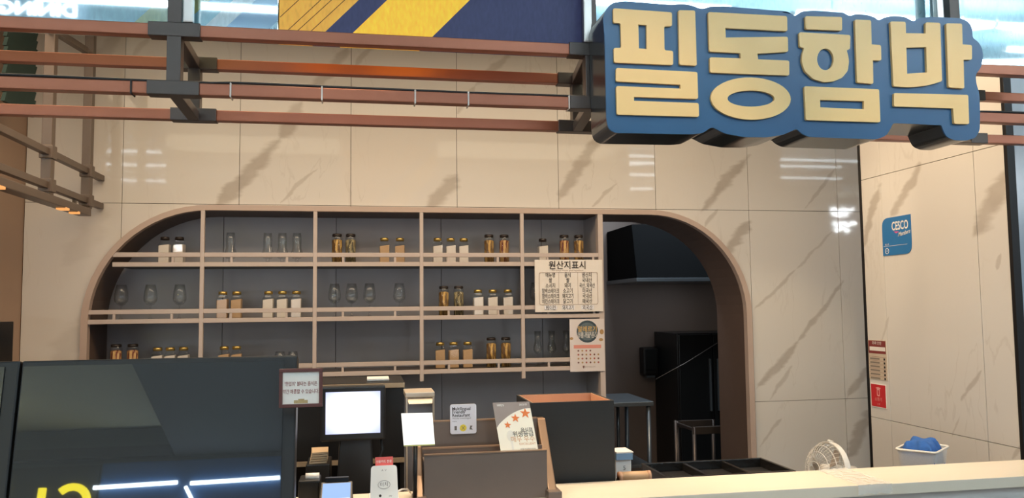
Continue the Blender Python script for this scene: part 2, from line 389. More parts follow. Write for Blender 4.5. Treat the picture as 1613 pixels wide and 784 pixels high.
# deep reveal (right part) and niche lining
PX = 2.646      # partition between shelves and kitchen doorway
ap = arch_poly(0, 0)
bm = bmesh.new()
for (y0, y1) in ((.0225, .40),):
    A = [bm.verts.new((q[0], y0, q[1])) for q in ap]; B = [bm.verts.new((q[0], y1, q[1])) for q in ap]
    A2 = [bm.verts.new((q[0], y0, q[1])) for q in arch_poly(.016, 0)]; B2 = [bm.verts.new((q[0], y1, q[1])) for q in arch_poly(.016, 0)]
    for i in range(len(ap)-1):
        bm.faces.new((A[i], A[i+1], B[i+1], B[i])); bm.faces.new((A2[i], A2[i+1], B2[i+1], B2[i])); bm.faces.new((A[i], A[i+1], A2[i+1], A2[i])); bm.faces.new((B[i], B[i+1], B2[i+1], B2[i]))
struct(from_bm('trim_2', bm, M['brown']), 'dark brown lining of the deep opening')
wn = struct(box('wall_niche', (AX0-.02, .32, 0), (PX, .36, AZ+.02), M['grout']), 'dark panelled back of the shelf niche')
for x0, x1 in ((AX0-.01, .47), (.47, 1.11), (1.11, 1.735), (1.735, 2.36), (2.36, PX)):
    box('panel', (x0+.0015, .308, .0), (x1-.0015, .322, AZ), M['niche'], wn, .001)
struct(box('wall_partition', (PX-.012, .03, 0), (PX+.012, .40, AZ-.002), M['niche']), 'thin dark partition beside the kitchen doorway')
# left side wall, right pier, further walls, ceiling, floors
M['sidewall'] = mat('brown_side_wall', rgb(168, 142, 122), .6, var=.06, scale=4)
struct(box('wall_left', (WX0-.12, -1.3, 0), (WX0-.002, .13, WTOP), M['sidewall']), 'plain brown side wall')
M['bluegrey'] = mat('blue_grey_panel', rgb(150, 160, 172), .18, var=.05, scale=3, spec=.7)
pier = struct(box('wall_pier', (XP+.008, -1.887, 0), (XP+.16, -.957, WTOP), M['grout']), 'tiled fin wall standing forward of the back wall')
yj = [-.963, -1.1166, -1.7166, -1.881]; zp = [0, 1.071, 2.235, WTOP]
for i in range(3):
    for j in range(3):
        box('tile', (XP, yj[i+1]+.0012, zp[j]+.0012), (XP+.0095, yj[i]-.0012, zp[j+1]-.0012), MB_PIER, pier, .0008)
for y in (-.957, -1.887):
    box('corner_profile', (XP-.004, y-.009, 0), (XP+.030, y+.009, WTOP), M['blacktrim'], pier, .002)
box('end_panel', (XP+.031, -1.894, 0), (XP+.16, -1.8865, WTOP), M['bluegrey'], pier)
struct(box('wall_right', (6.7, -3.4, 0), (6.8, .13, WTOP), M['bluegrey']), 'blue-grey glossy side wall')
M['ceil'] = mat('shop_ceiling', rgb(120, 110, 100), .8)
struct(box('ceiling', (-.6, -2.35, WTOP), (WX1+.1, 2.2, WTOP+.1), M['ceil']))
M['floor'] = mat('shop_floor', rgb(92, 84, 76), .35, var=.1, scale=2)
struct(box('floor', (-9, -13, -.1), (12, 2.3, 0), M['floor']))

# ------------------------------------------------------------------ kitchen behind the doorway
M['kdark'] = mat('kitchen_dark_wall', rgb(120, 106, 98), .5, var=.08, scale=3)
M['kblack'] = mat('kitchen_black_steel', rgb(24, 26, 28), .35, .3, var=.1, scale=4)
M['ksteel'] = mat('kitchen_steel', rgb(120, 128, 134), .35, .8, var=.1, scale=5)
KY = 1.9
struct(box('wall_kitchen', (2.2, KY, 0), (5.6, KY+.1, WTOP), M['kdark']), 'dark back wall of the kitchen')
struct(box('wall_kitchen_side', (PX-.012, .40, 0), (PX+.03, KY, WTOP), M['kdark']), 'dark side wall of the kitchen')
struct(box('wall_kitchen_far', (5.3, .13, 0), (5.4, KY, WTOP), M['kdark']), 'dark far wall of the kitchen')
def P(px, py, y): return at(px, py, y=y)
# hood
a = P(998, 352, 1.2); b = P(1180, 437, 1.2)
M['hoodblack'] = mat('hood_black', rgb(13, 14, 15), .85, var=.1, scale=4, spec=.08)
t = thing('range_hood', 'black steel range hood hanging in the dark kitchen doorway', 'hood', (a.x, 1.2, b.z))
hexa('hood_shell', [(a.x, 1.15, b.z), (b.x, 1.15, b.z), (b.x, KY-.01, b.z), (a.x, KY-.01, b.z), (a.x, 1.25, a.z), (b.x, 1.25, a.z), (b.x, KY-.01, a.z), (a.x, KY-.01, a.z)], M['hoodblack'], t, .006)
box('hood_rim', (a.x-.01, 1.13, b.z-.03), (b.x+.01, KY-.012, b.z), M['ksteel'], t, .004)
area('hood_fill_light', ((a.x+b.x)/2, 1.45, b.z-.045), ((a.x+b.x)/2, 1.62, 0), .6, .12, .8, (.85, .92, 1))  # added fill under the hood, brightening the kitchen wall
box('duct', (a.x+.25, 1.4, a.z), (a.x+.55, 1.75, WTOP), M['kblack'], t, .004)
# fridge block
a = P(1068, 525, 1.35); b = P(1175, 525, 1.35)
t = thing('kitchen_refrigerator', 'dark upright refrigerator deep in the kitchen doorway', 'refrigerator', ((a.x+b.x)/2, 1.6, 0))
box('cabinet', (a.x, 1.38, .05), (b.x, KY-.02, a.z), M['kblack'], t, .008)
mx_ = (a.x+b.x)/2
for x0, x1 in ((a.x+.005, mx_-.003), (mx_+.003, b.x-.005)):
    d = box('door', (x0, 1.35, .1), (x1, 1.379, a.z-.01), M['kblack'], t, .006)
    hx = x1-.03 if x0 < mx_-.2 else x0+.03
    beam('handle', (hx, 1.335, a.z-.6), (hx, 1.335, a.z-.2), .014, .02, M['ksteel'], d)
for xx in (a.x+.03, b.x-.06): box('foot', (xx, 1.45, 0), (xx+.04, 1.5, .05), M['blacktrim'], t)
# dispenser on the wall
a = P(1006, 546, KY); b = P(1031, 590, KY)
t = thing('towel_dispenser', 'dark rounded towel dispenser on the kitchen wall', 'dispenser', ((a.x+b.x)/2, KY, b.z))
box('housing', (a.x, KY-.11, b.z), (b.x, KY, a.z), M['blacktrim'], t, .02)
box('cover', (a.x+.012, KY-.118, b.z+.05), (b.x-.012, KY-.108, a.z-.015), M['kblack'], t, .004)
box('outlet', (a.x+.03, KY-.1, b.z-.012), (b.x-.03, KY-.04, b.z+.004), M['ksteel'], t)
# steel table
a = P(956, 624, .75); b = P(1030, 632, .75)
t = thing('steel_prep_table', 'steel prep table with lower shelf in the kitchen doorway', 'table', ((a.x+b.x)/2, .9, 0))
tz = b.z
box('tabletop', (PX+.035, .75, tz-.03), (b.x, 1.3, tz), M['ksteel'], t, .004)
box('shelf', (PX+.045, .78, tz-.45), (b.x-.015, 1.27, tz-.43), M['ksteel'], t, .002)
for xx in (PX+.06, b.x-.03):
    for yy in (.78, 1.26): tube('leg', [(xx, yy, 0), (xx, yy, tz-.03)], .016, M['ksteel'], t)
xx = P(988, 650, .79).x
tube('mixer_column', [(xx, 1.0, tz-.43), (xx, 1.0, tz-.03)], .012, M['ksteel'], t)
# rolling rack frame
a = P(1064, 662, .6); b = P(1093, 672, .6); c = P(1152, 672, .6)
t = thing('trolley_frame', 'open tubular trolley frame at the kitchen doorway', 'trolley', ((b.x+c.x)/2, .7, 0))
tube('push_post', [(a.x, .6, 0), (a.x, .6, a.z)], .011, M['bracket'], t)
for xx in (b.x, c.x):
    for yy in (.6, .9): tube('post', [(xx, yy, 0), (xx, yy, b.z)], .014, M['bracket'], t)
for yy in (.6, .9):
    box('top_bar', (b.x-.012, yy-.012, b.z-.05), (c.x+.012, yy+.012, b.z), M['bracket'], t, .003)
    box('lower_bar', (a.x-.01, yy-.01, .25), (c.x+.01, yy+.01, .28), M['bracket'], t, .003)
beam('side_bar', (b.x, .6, b.z-.02), (b.x, .9, b.z-.02), .02, .02, M['bracket'], t)
# hose / pull rod
a = P(1033, 597, 1.2); b = P(1130, 540, 1.3)
tag(tube('pull_rod', [a, (a+b)/2+Vector((0, 0, -.01)), b], .0035, M['bracket']), 'thin slanting steel rod crossing the dark kitchen doorway', 'rod')

# ------------------------------------------------------------------ display rack in the niche
RZ = [(1.923, 1.871), (1.620, 1.569), (1.317, 1.267)]     # guard rail, shelf rail centres
mull = [.416, 1.0085, 1.594, 2.1745]
rack = thing('display_rack', 'pale painted metal display rack with three railed shelves', 'shelf', (1.25, .1, 1.22))
for x in mull:
    box('upright', (x-.0105, -.020, 1.215), (x+.0105, .004, AZ), M['rackpaint'], rack, .002)
box('upright', (2.630, -.020, 0), (2.661, .03, AZ), M['rackpaint'], rack, .002)
def xin(z):   # left inner edge of the arch at height z
    if z < AZ-AR: return AX0
    dz = z-(AZ-AR); return AX0+AR-math.sqrt(max(AR*AR-dz*dz, 0))
M['shelfboard'] = mat('shelf_board', rgb(84, 76, 72), .4)
for zu, zl in RZ:
    xl = max(xin(zu), xin(zl))-.005
    box('guard_rail', (xl, -.018, zu-.012), (2.635, .0, zu+.012), M['rackpaint'], rack, .002)
    box('shelf_rail', (xl, -.018, zl-.012), (2.635, .0, zl+.012), M['rackpaint'], rack, .002)
    box('shelf_board', (xl+.01, .0, zl-.010), (2.632, .307, zl+.008), M['shelfboard'], rack, .001)
    for x in (-.021, .266, .567, .858, 1.16, 1.446, 1.747, 2.031, 2.324, 2.60):
        if x > xl+.02: box('spacer', (x-.006, -.016, zl), (x+.006, -.002, zu), M['rackpaint'], rack)

# ------------------------------------------------------------------ jars and glasses on the rack
def square_jar(fill, lid, lidname, h=.150, w=.060):
    t = thing('square_jar', '', 'jar', (0, 0, 0))
    bm = bmesh.new(); hw = w/2; hb = h-.030
    secs = [(hw-.003, 0), (hw, .004), (hw, hb-.012), (hw-.006, hb-.003), (.021, hb+.005), (.021, h-.018)]
    rings = []
    for s, z in secs:
        pl = round_poly([(-s, -s), (s, -s), (s, s), (-s, s)], s*.25, 2); rings.append([bm.verts.new((p[0], p[1], z)) for p in pl])
    for A, B in zip(rings, rings[1:]):
        n = len(A)
        for k in range(n): bm.faces.new((A[k], A[(k+1) % n], B[(k+1) % n], B[k]))
    bm.faces.new(rings[0])
    from_bm('glass_body', bm, M['jarglass'], t)
    bm = bmesh.new(); fz = h*.70; hw -= .003
    bm_hull8(bm, [(-hw, -hw, .003), (hw, -hw, .003), (hw, hw, .003), (-hw, hw, .003), (-hw, -hw, fz-.004), (hw, -hw, fz+.003), (hw, hw, fz+.004), (-hw, hw, fz-.003)], .004)
    from_bm('contents', bm, M[fill], t)
    lathe('lid', [(0, h), (.020, h), (.0235, h-.003), (.0235, h-.018), (.019, h-.018)], (0, 0, 0), M[lid], t, 16)
    return t
def round_jar(fill, h=.172, r=.031):
    t = thing('round_jar', '', 'jar', (0, 0, 0))
    lathe('glass_body', [(0, 0), (r-.003, 0), (r, .006), (r, h-.025), (r-.004, h-.014)], (0, 0, 0), M['jarglass'], t)
    lathe('contents', [(0, .003), (r-.003, .003), (r-.003, h-.038), (r*.5, h-.032), (0, h-.034)], (0, 0, 0), M[fill], t)
    lathe('lid', [(0, h), (r-.008, h), (r-.004, h-.003), (r-.004, h-.014), (r-.006, h-.016)], (0, 0, 0), M['dklid'], t)
    return t
def wine_glass(h=.19, r=.036):
    t = thing('wine_glass', '', 'glass', (0, 0, 0))
    lathe('bowl', [(.005, h*.40), (r*.55, h*.43), (r*.93, h*.52), (r, h*.62), (r*.92, h*.78), (r*.70, h), (r*.68, h), (r*.90, h*.78), (r*.97, h*.62), (r*.90, h*.53), (0, h*.42)], (0, 0, 0), M['glassware'], t)
    lathe('stem', [(.012, .004), (.005, .012), (.0042, h*.38), (.007, h*.405)], (0, 0, 0), M['glassware'], t, 12)
    lathe('foot', [(0, 0), (.032, 0), (.032, .002), (.006, .006)], (0, 0, 0), M['glassware'], t)
    return t
def flute_glass(h=.205, r=.027):
    t = thing('flute_glass', '', 'glass', (0, 0, 0))
    lathe('bowl', [(.004, h*.33), (r*.7, h*.38), (r*1.0, h*.46), (r*.95, h*.55), (r*.62, h*.72), (r*.72, h), (r*.70, h), (r*.60, h*.72), (r*.92, h*.55), (r*.96, h*.46), (0, h*.35)], (0, 0, 0), M['glassware'], t)
    lathe('stem', [(.012, .004), (.0045, .012), (.004, h*.31), (.006, h*.335)], (0, 0, 0), M['glassware'], t, 12)
    lathe('foot', [(0, 0), (.030, 0), (.030, .002), (.006, .006)], (0, 0, 0), M['glassware'], t)
    return t
def goblet(h=.175, r=.034):
    t = thing('goblet', '', 'glass', (0, 0, 0))
    lathe('bowl', [(.010, h*.16), (r*.7, h*.18), (r, h*.30), (r*.96, h*.38), (r*.72, h*.52), (r*.74, h*.8), (r*.66, h), (r*.63, h), (r*.70, h*.8), (r*.68, h*.52), (r*.92, h*.38), (r*.95, h*.30), (0, h*.20)], (0, 0, 0), M['glassware'], t)
    lathe('foot', [(0, 0), (r*.8, 0), (r*.82, .004), (.011, h*.06), (.010, h*.165)], (0, 0, 0), M['glassware'], t)
    return t
def stemless(h=.115, r=.033):
    t = thing('stemless_glass', '', 'glass', (0, 0, 0))
    lathe('bowl', [(0, 0), (r*.62, 0), (r*.9, h*.2), (r, h*.42), (r*.92, h*.75), (r*.76, h), (r*.73, h), (r*.89, h*.75), (r*.96, h*.42), (r*.85, h*.22), (0, h*.06)], (0, 0, 0), M['glassware'], t)
    lathe('base_rim', [(r*.5, 0), (r*.62, 0), (r*.64, .004), (r*.5, .005)], (0, 0, 0), M['glassware'], t)
    return t
protos = {}
def proto(k):
    return {'W': lambda: square_jar('salt', 'gold', 'gold'), 'D': lambda: square_jar('salt', 'dklid', 'dark'), 'T': lambda: square_jar('tan', 'gold', 'gold'),
            'P': lambda: round_jar('pasta'), 'H': lambda: round_jar('herbs'), 'X': lambda: round_jar('mixpasta'), 'w': wine_glass, 'f': flute_glass, 'g': goblet, 's': stemless}[k]()
ordn = 'first second third fourth fifth sixth seventh eighth ninth tenth eleventh twelfth thirteenth fourteenth fifteenth sixteenth seventeenth eighteenth'.split()
rowname = ['top shelf', 'middle shelf', 'bottom shelf']
kindtxt = {'W': 'square jar of white powder with gold lid', 'D': 'square jar of white powder with dark lid', 'T': 'square jar of tan powder with gold lid', 'P': 'round jar of dry pasta with dark lid',
           'H': 'round jar of dried herbs', 'X': 'round jar of mixed pasta', 'w': 'stemmed wine glass', 'f': 'narrow flute glass', 'g': 'tall bulb-footed goblet', 's': 'stemless wine glass'}
rows = [
    [(258, 'D'), (281, 'D'), (362, 'g'), (421, 'g'), (444, 'g'), (467, 'g'), (530.5, 'P'), (552, 'H'), (605.5, 'T'), (630, 'T'), (689.5, 'W'), (710.5, 'W'), (731, 'W'), (771, 'P'), (795, 'X'), (856, 'D'), (890, 'X'), (913, 'P')],
    [(191, 'w'), (237, 'w'), (283, 'w'), (351, 'T'), (373, 'T'), (423, 'W'), (445, 'W'), (467, 'W'), (527, 'w'), (554, 'w'), (582, 'w'), (629, 'w'), (699, 'P'), (722.5, 'H'), (753, 'W'), (776, 'W'), (800, 'W'), (844, 'w')],
    [(185, 'X'), (211, 'X'), (250, 'W'), (270, 'W'), (291, 'W'), (354.5, 'T'), (374, 'T'), (442, 's'), (462, 's'), (693, 'T'), (714, 'T'), (736, 'T'), (773, 'P'), (796, 'P'), (846, 'f'), (868, 'f'), (891, 'f')]]
ITEM_Y = .105
for r, row in enumerate(rows):
    zt = RZ[r][1]+.008
    for n_, (px, k) in enumerate(row):
        x = at(px, 470, y=ITEM_Y).x
        lab = '%s, %s along %s from curved end' % (kindtxt[k], ordn[n_], rowname[r]); grp = 'jars and glasses on the %s' % rowname[r]
        if k not in protos:
            o = proto(k); o.location = (x, ITEM_Y, zt); protos[k] = o
        else: o = dup(protos[k], (x, ITEM_Y, zt))
        o['label'] = lab; o['group'] = grp
        if k in 'WDT': o.rotation_euler.z = random.uniform(-.08, .08)

# ------------------------------------------------------------------ paper notices taped to the rack
NY = -.030
a = at(842, 409, y=NY); b = at(950, 490, y=NY)
pw, ph = b.x-a.x, a.z-b.z
notice = thing('origin_notice', 'white Korean ingredient-origin notice taped across the rack by the doorway', 'notice', ((a.x+b.x)/2, NY, b.z))
bm = bmesh.new(); nx = 10
grid = [[bm.verts.new((a.x+pw*i/nx, NY-.004*math.sin(i/nx*math.pi)*(1-j*.4), b.z+ph*j)) for i in range(nx+1)] for j in (0, 1)]
gb = [[bm.verts.new(v.co+Vector((0, .0012, 0))) for v in rw] for rw in grid]
for i in range(nx):
    bm.faces.new((grid[0][i], grid[0][i+1], grid[1][i+1], grid[1][i])); bm.faces.new((gb[0][i], gb[1][i], gb[1][i+1], gb[0][i+1]))
    bm.faces.new((grid[0][i], gb[0][i], gb[0][i+1], grid[0][i+1])); bm.faces.new((grid[1][i], grid[1][i+1], gb[1][i+1], gb[1][i]))
from_bm('sheet', bm, M['paper'], notice)
R_, U_ = (1, 0, 0), (0, 0, 1); org = Vector((a.x, NY-.0046, b.z))
lettering('title', [('원산지표시', pw*.48, ph*.885, .052, 'CENTER', .95)], org, R_, U_, M['ink'], notice, .0006, .012)
lettering('subtitle', [('We always choose good ingredients', pw*.48, ph*.795, .013, 'CENTER', 1)], org, R_, U_, mat('faint_ink', rgb(170, 150, 140), .7), notice, .0006)
rowtx = [('메뉴명', '음식', '원산지'), ('쌀', '쌀', '국내산'), ('소시지', '돼지', '국산, 외국산'), ('함박스테이크', '소고기', '미국산'), ('함박스테이크', '돼지고기', '국내산'), ('치킨스테이크', '닭고기', '태국산'), ('베이컨', '돼지고기', '외국산')]
its = []
for i, rw in enumerate(rowtx):
    vv = ph*(.70-.101*i)+(0 if i < 6 else -.006)
    for tx, uu in zip(rw, (.225, .48, .765)): lettering('cell_text', [(tx, pw*uu, vv, .030, 'CENTER', .62 if len(tx) > 3 else .72)], org, R_, U_, M['ink'], notice, .0010, .006)
M['line'] = mat('grey_line', rgb(165, 145, 132), .7)
tb = round_poly(rect(pw*.06, ph*.135, pw*.925, ph*.76), .012, 3); tbi = round_poly(rect(pw*.06+.002, ph*.135+.002, pw*.925-.002, ph*.76-.002), .011, 3)
decal('table_border', tb, org, R_, U_, M['line'], notice, .0006, [tbi])
for uu in (.345, .625): decal('column_line', rect(pw*uu, ph*.14, pw*uu+.0012, ph*.755), org, R_, U_, M['line'], notice, .0006)
M['strip'] = mat('paste_strip', rgb(236, 236, 240), .3)
for uu in (.225, .48, .765): decal('pasted_strip', rect(pw*uu-.038, ph*.045, pw*uu+.038, ph*.118), org, R_, U_, M['strip'], notice, .0007)
# allergy poster in a glossy sleeve
NY2 = -.026
a = at(897, 502.5, y=NY2); b = at(953, 584, y=NY2); pw, ph = b.x-a.x, a.z-b.z
poster = thing('allergy_poster', 'glossy poster with dark round plate picture and pink bar, taped under the origin notice', 'poster', ((a.x+b.x)/2, NY2, b.z))
box('sheet', (a.x, NY2, b.z), (b.x, NY2+.0012, a.z), mat('glossy_paper', rgb(226, 216, 212), .15, var=.03, spec=.8), poster)
org = Vector((a.x, NY2, b.z))
M['plate'] = mat('print_dark_plate', rgb(66, 78, 84), .2, var=.2, scale=40)
decal('plate_picture', circ(pw*.51, ph*.76, pw*.31, 28), org, R_, U_, M['plate'], poster, .0006)
decal('plate_inner', circ(pw*.51, ph*.76, pw*.25, 28), org, R_, U_, mat('print_plate_inner', rgb(96, 108, 112), .2, var=.15, scale=50), poster, .0009)
lettering('poster_title', [('알레르기', pw*.51, ph*.80, .036, 'CENTER', .9)], org, R_, U_, mat('print_yellow', rgb(214, 176, 96), .4), poster, .0012, .012)
lettering('poster_text', [('식품 알레르기', pw*.51, ph*.715, .022, 'CENTER', .95), ('유발식품 안내', pw*.51, ph*.665, .022, 'CENTER', .95)], org, R_, U_, M['paper'], poster, .0012)
decal('pink_bar', rect(pw*.11, ph*.44, pw*.90, ph*.505), org, R_, U_, mat('print_pink', rgb(226, 150, 134), .3), poster, .0006)
M['food1'] = mat('print_brown', rgb(120, 84, 74), .4, var=.4, scale=150); M['food2'] = mat('print_red', rgb(170, 92, 80), .4, var=.4, scale=150); M['food3'] = mat('print_ochre', rgb(176, 140, 90), .4, var=.4, scale=150)
fm = [M['food1'], M['food2'], M['food3']]
for j in range(4):
    for i in range(6):
        if j == 0 and i > 3: continue
        decal('food_icon', circ(pw*(.24+.115*i), ph*(.395-.075*j), pw*.026, 10), org, R_, U_, fm[(i*2+j) % 3], poster, .0006)
for uu, vv, rr in ((.93, .75, .06), (.90, .60, .06), (.05, .63, .05)): decal('nut_picture', circ(pw*min(uu, .93), ph*vv, pw*rr, 14, pw*rr*.75) if uu < .92 else circ(pw*.925, ph*vv, pw*rr, 14, pw*rr*1.2), org, R_, U_, fm[2], poster, .0006)
lettering('poster_footer', [('식품의약품안전처', pw*.55, ph*.085, .010, 'CENTER', 1)], org, R_, U_, M['line'], poster, .0006)
decal('poster_crest', [(pw*.36, ph*.11), (pw*.41, ph*.11), (pw*.41, ph*.08), (pw*.385, ph*.055), (pw*.36, ph*.08)], org, R_, U_, M['food1'], poster, .0006)

# ------------------------------------------------------------------ notices on the pier
def yz(px, py): p = at(px, py, x=XP); return p
RP, UP = (0, -1, 0), (0, 0, 1)
def pier_rect(p0, p1):
    a = yz(*p0); b = yz(*p1); return a, b
a = Vector((XP, -1.116, 1.847)); pw, ph = .206, .178
st = thing('pest_control_sticker', 'blue sticker with two rounded corners and white serif lettering on the fin wall', 'sticker', (XP-.001, -1.22, 1.847))
M['blue'] = mat('sticker_blue', rgb(48, 118, 178), .3, var=.04)
pl = round_poly([(0, 0), (pw, 0), (pw, ph), (0, ph)], [0, .045, 0, .045], 6)
prism('sticker_face', pl, [], lambda u, v: (XP-.0025, a.y-u, a.z+v), lambda u, v: (XP-.0002, a.y-u, a.z+v), M['blue'], st)
org = Vector((XP-.0025, a.y, a.z))
M['wink'] = mat('white_ink', rgb(240, 236, 228), .5)
lettering('brand_text', [('CESCO', pw*.635, ph*.745, .056, 'CENTER', .66)], org, RP, UP, M['wink'], st, .0006, .02)
lettering('script_text', [('Members', 0, 0, .030, 'CENTER', .75)], org+Vector((0, -pw*.78, ph*.545)), (0, -1, .12), (0, -.35, 1), M['wink'], st, .0009, .01)
decal('pink_swoosh', [(pw*.42, ph*.615), (pw*.60, ph*.60), (pw*.50, ph*.56)], org, RP, UP, mat('pink_ink', rgb(220, 90, 150), .4), st, .0006)
decal('rule', rect(pw*.04, ph*.245, pw*.86, ph*.253), org, RP, UP, M['wink'], st, .0006)
decal('ring_mark', circ(pw*.15, ph*.12, .014, 20), org, RP, UP, M['wink'], st, .0006, [circ(pw*.15, ph*.12, .0115, 20)])
lettering('ring_letter', [('A', pw*.15, ph*.12, .014, 'CENTER', 1), ('세스코', pw*.16, ph*.29, .011, 'CENTER', 1)], org, RP, UP, M['wink'], st, .0006)
# maroon table notice
y0, y1, z0, z1 = -.968, -1.106, 1.256, 1.445
st = thing('maroon_notice', 'small notice with maroon header and rows of print on the fin wall', 'notice', (XP-.001, (y0+y1)/2, z0))
box('sheet', (XP-.002, y1, z0), (XP-.0003, y0, z1), mat('beige_paper', rgb(206, 190, 168), .5), st)
org = Vector((XP-.002, y0, z0)); pw, ph = y0-y1, z1-z0
M['maroon'] = mat('maroon_ink', rgb(132, 58, 54), .5)
decal('header', rect(.003, ph*.66, pw-.003, ph*.985), org, RP, UP, M['maroon'], st, .0005)
decal('header_field', rect(.012, ph*.73, pw-.006, ph*.83), org, RP, UP, M['paper'], st, .0009)
M['greyprint'] = mat('grey_print', rgb(140, 128, 116), .6)
for k in range(6):
    v = ph*(.58-.098*k)
    decal('row_line', rect(.004, v-.001, pw-.004, v), org, RP, UP, M['maroon'], st, .0005)
    decal('print_line', rect(.012, v-.014, pw*.62, v-.006), org, RP, UP, M['greyprint'], st, .0005)
    decal('icon', rect(pw-.022, v-.015, pw-.010, v-.005), org, RP, UP, M['ink'], st, .0005)
lettering('header_text', [('화재 안전', pw*.5, ph*.92, .018, 'CENTER', 1)], org, RP, UP, M['wink'], st, .0008)
# red extinguisher sign
y0, y1, z0, z1 = -.976, -1.092, 1.122, 1.236
st = thing('extinguisher_sign', 'small red extinguisher sign below the maroon notice', 'sign', (XP-.001, (y0+y1)/2, z0))
box('plate', (XP-.003, y1, z0), (XP-.0003, y0, z1), M['paper'], st)
org = Vector((XP-.003, y0, z0)); pw, ph = y0-y1, z1-z0
M['red'] = mat('sign_red', rgb(206, 48, 52), .4)
decal('red_field', rect(.003, .004, pw-.003, ph-.004), org, RP, UP, M['red'], st, .0005)
M['pinkish'] = mat('pale_red', rgb(238, 170, 164), .5)
decal('extinguisher_icon', round_poly(rect(pw*.42, ph*.48, pw*.60, ph*.86), .006, 3), org, RP, UP, M['pinkish'], st, .0009, [round_poly(rect(pw*.46, ph*.53, pw*.56, ph*.74), .004, 3)])
decal('nozzle_icon', rect(pw*.36, ph*.80, pw*.66, ph*.84), org, RP, UP, M['pinkish'], st, .0011)
lettering('sign_text', [('소화기', pw*.5, ph*.34, .020, 'CENTER', 1), ('119', pw*.5, ph*.14, .014, 'CENTER', 1)], org, RP, UP, M['pinkish'], st, .0009)

# ------------------------------------------------------------------ counter
cnt = thing('service_counter', 'long service counter with cream ledge top and grey front', 'counter', (1.7, -2.3, 0))
box('ledge_top', (-.3, -2.412, 1.068), (3.70, -2.192, 1.10), M['cream'], cnt, .002)
box('front_panel', (-.3, -2.392, .08), (3.70, -2.21, 1.068), M['greyfront'], cnt)
box('plinth', (-.28, -2.37, 0), (3.68, -2.23, .08), M['blacktrim'], cnt)
M['work'] = mat('worktop_dark', rgb(96, 84, 74), .4, var=.1)
wk = thing('work_counter', 'dark lower work counter behind the cream ledge', 'counter', (1.9, -1.9, 0))
box('worktop', (-.3, -2.19, .90), (3.70, -1.715, .93), M['work'], wk, .002)
for k in range(5):
    x0 = -.28+k*.795
    box('cabinet_front', (x0, -1.74, .1), (x0+.785, -1.722, .89), M['brown'], wk, .002)
box('carcass', (-.28, -2.18, .08), (3.69, -1.742, .90), M['black'], wk)
# clear tape over the ledge edge
a = at(1326, 741, z=1.1); b = at(1372, 737, z=1.1)
tp = thing('clear_tape', 'patch of wrinkled clear tape stuck over the counter ledge', 'tape', ((a.x+b.x)/2, -2.3, 1.1))
M['tape'], nt, b = nt_new('clear_tape_film')
b.inputs['Base Color'].default_value = (.95, .93, .88, 1); b.inputs['Roughness'].default_value = .12; b.inputs['Specular IOR Level'].default_value = .8
tr = nt.nodes.new('ShaderNodeBsdfTransparent'); ms = nt.nodes.new('ShaderNodeMixShader'); nz_ = nt.nodes.new('ShaderNodeTexNoise'); nz_.inputs['Scale'].default_value = 60
mr_ = nt.nodes.new('ShaderNodeMapRange'); mr_.inputs['To Min'].default_value = .35; mr_.inputs['To Max'].default_value = .75
nt.links.new(nz_.outputs['Fac'], mr_.inputs['Value']); nt.links.new(mr_.outputs[0], ms.inputs[0]); nt.links.new(b.outputs[0], ms.inputs[1]); nt.links.new(tr.outputs[0], ms.inputs[2]); nt.links.new(ms.outputs[0], nt.nodes['Material Output'].inputs[0])
bm = bmesh.new(); nx, ny = 10, 14
xa, xb = at(1325, 755, z=1.1).x, at(1376, 752, z=1.1).x
G = [[bm.verts.new((xa+(xb-xa)*i/nx, -2.4155+.225*j/ny, 1.1012+random.random()*.0022)) for i in range(nx+1)] for j in range(ny+1)]
lowv = [bm.verts.new((xa+(xb-xa)*i/nx, -2.4155-random.random()*.001, 1.072+random.random()*.006)) for i in range(nx+1)]
for j in range(ny):
    for i in range(nx): bm.faces.new((G[j][i], G[j][i+1], G[j+1][i+1], G[j+1][i]))
for i in range(nx): bm.faces.new((lowv[i], lowv[i+1], G[0][i+1], G[0][i]))
from_bm('film', bm, M['tape'], tp)

# ------------------------------------------------------------------ rail frame above the counter
YF, YR = -2.45, -2.17
fr = thing('copper_canopy', 'hanging box frame of copper-brown square rails above the counter', 'frame', (1.7, -2.3, 2.165))
RX0, RX1 = -.35, 3.66
ZT, ZB = 2.329, 2.180
for nm, y, z in (('front_top_rail', YF, ZT), ('front_bottom_rail', YF, ZB), ('rear_top_rail', YR, ZT), ('rear_bottom_rail', YR, ZB)):
    beam(nm, (RX0, y, z), (RX1, y, z), .03, .03, M['copper'], fr)
def node(xf, xr, m):
    for xx, y in ((xf, YF), (xr, YR)):
        beam('node_upright', (xx, y-.003, ZB-.015), (xx, y-.003, ZT+.015), .034, .034, m, fr)
        for z in (ZT, ZB):
            beam('clamp', (xx-.062, y-.002, z), (xx+.062, y-.002, z), .040, .036, m, fr)
    for z in (ZT, ZB):
        beam('cross_link', (xf, YF, z-.004), (xr, YR, z-.004), .03, .026, m, fr)
    beam('hanger', (xf, YF-.002, ZT), (xf, YF-.002, 3.619), .034, .034, m, fr)
xf = at(277, 60, y=YF).x; node(xf, at(308, 110, y=YR).x, M['bracket'])
xf2 = at(940, 120, y=YF).x; node(xf2-.02, at(907, 120, y=YR).x, M['bracket'])
xf3 = at(1497, 20, y=YF).x; node(xf3, at(1520, 150, y=YR).x, M['bracket'])
for px, py in ((363, 137), (507, 148), (654, 153), (738, 157), (897, 168)):
    x = at(px, py, y=YF-.018).x
    bm = bmesh.new(); s = .0172
    bm_tube(bm, [(x, YF-s, ZB-s), (x, YF+s, ZB-s), (x, YF+s, ZB+s), (x, YF-s, ZB+s)], .0022, 6, True)
    from_bm('cable_tie', bm, M['tie'], fr)
x = at(206, 135, y=YF-.018).x
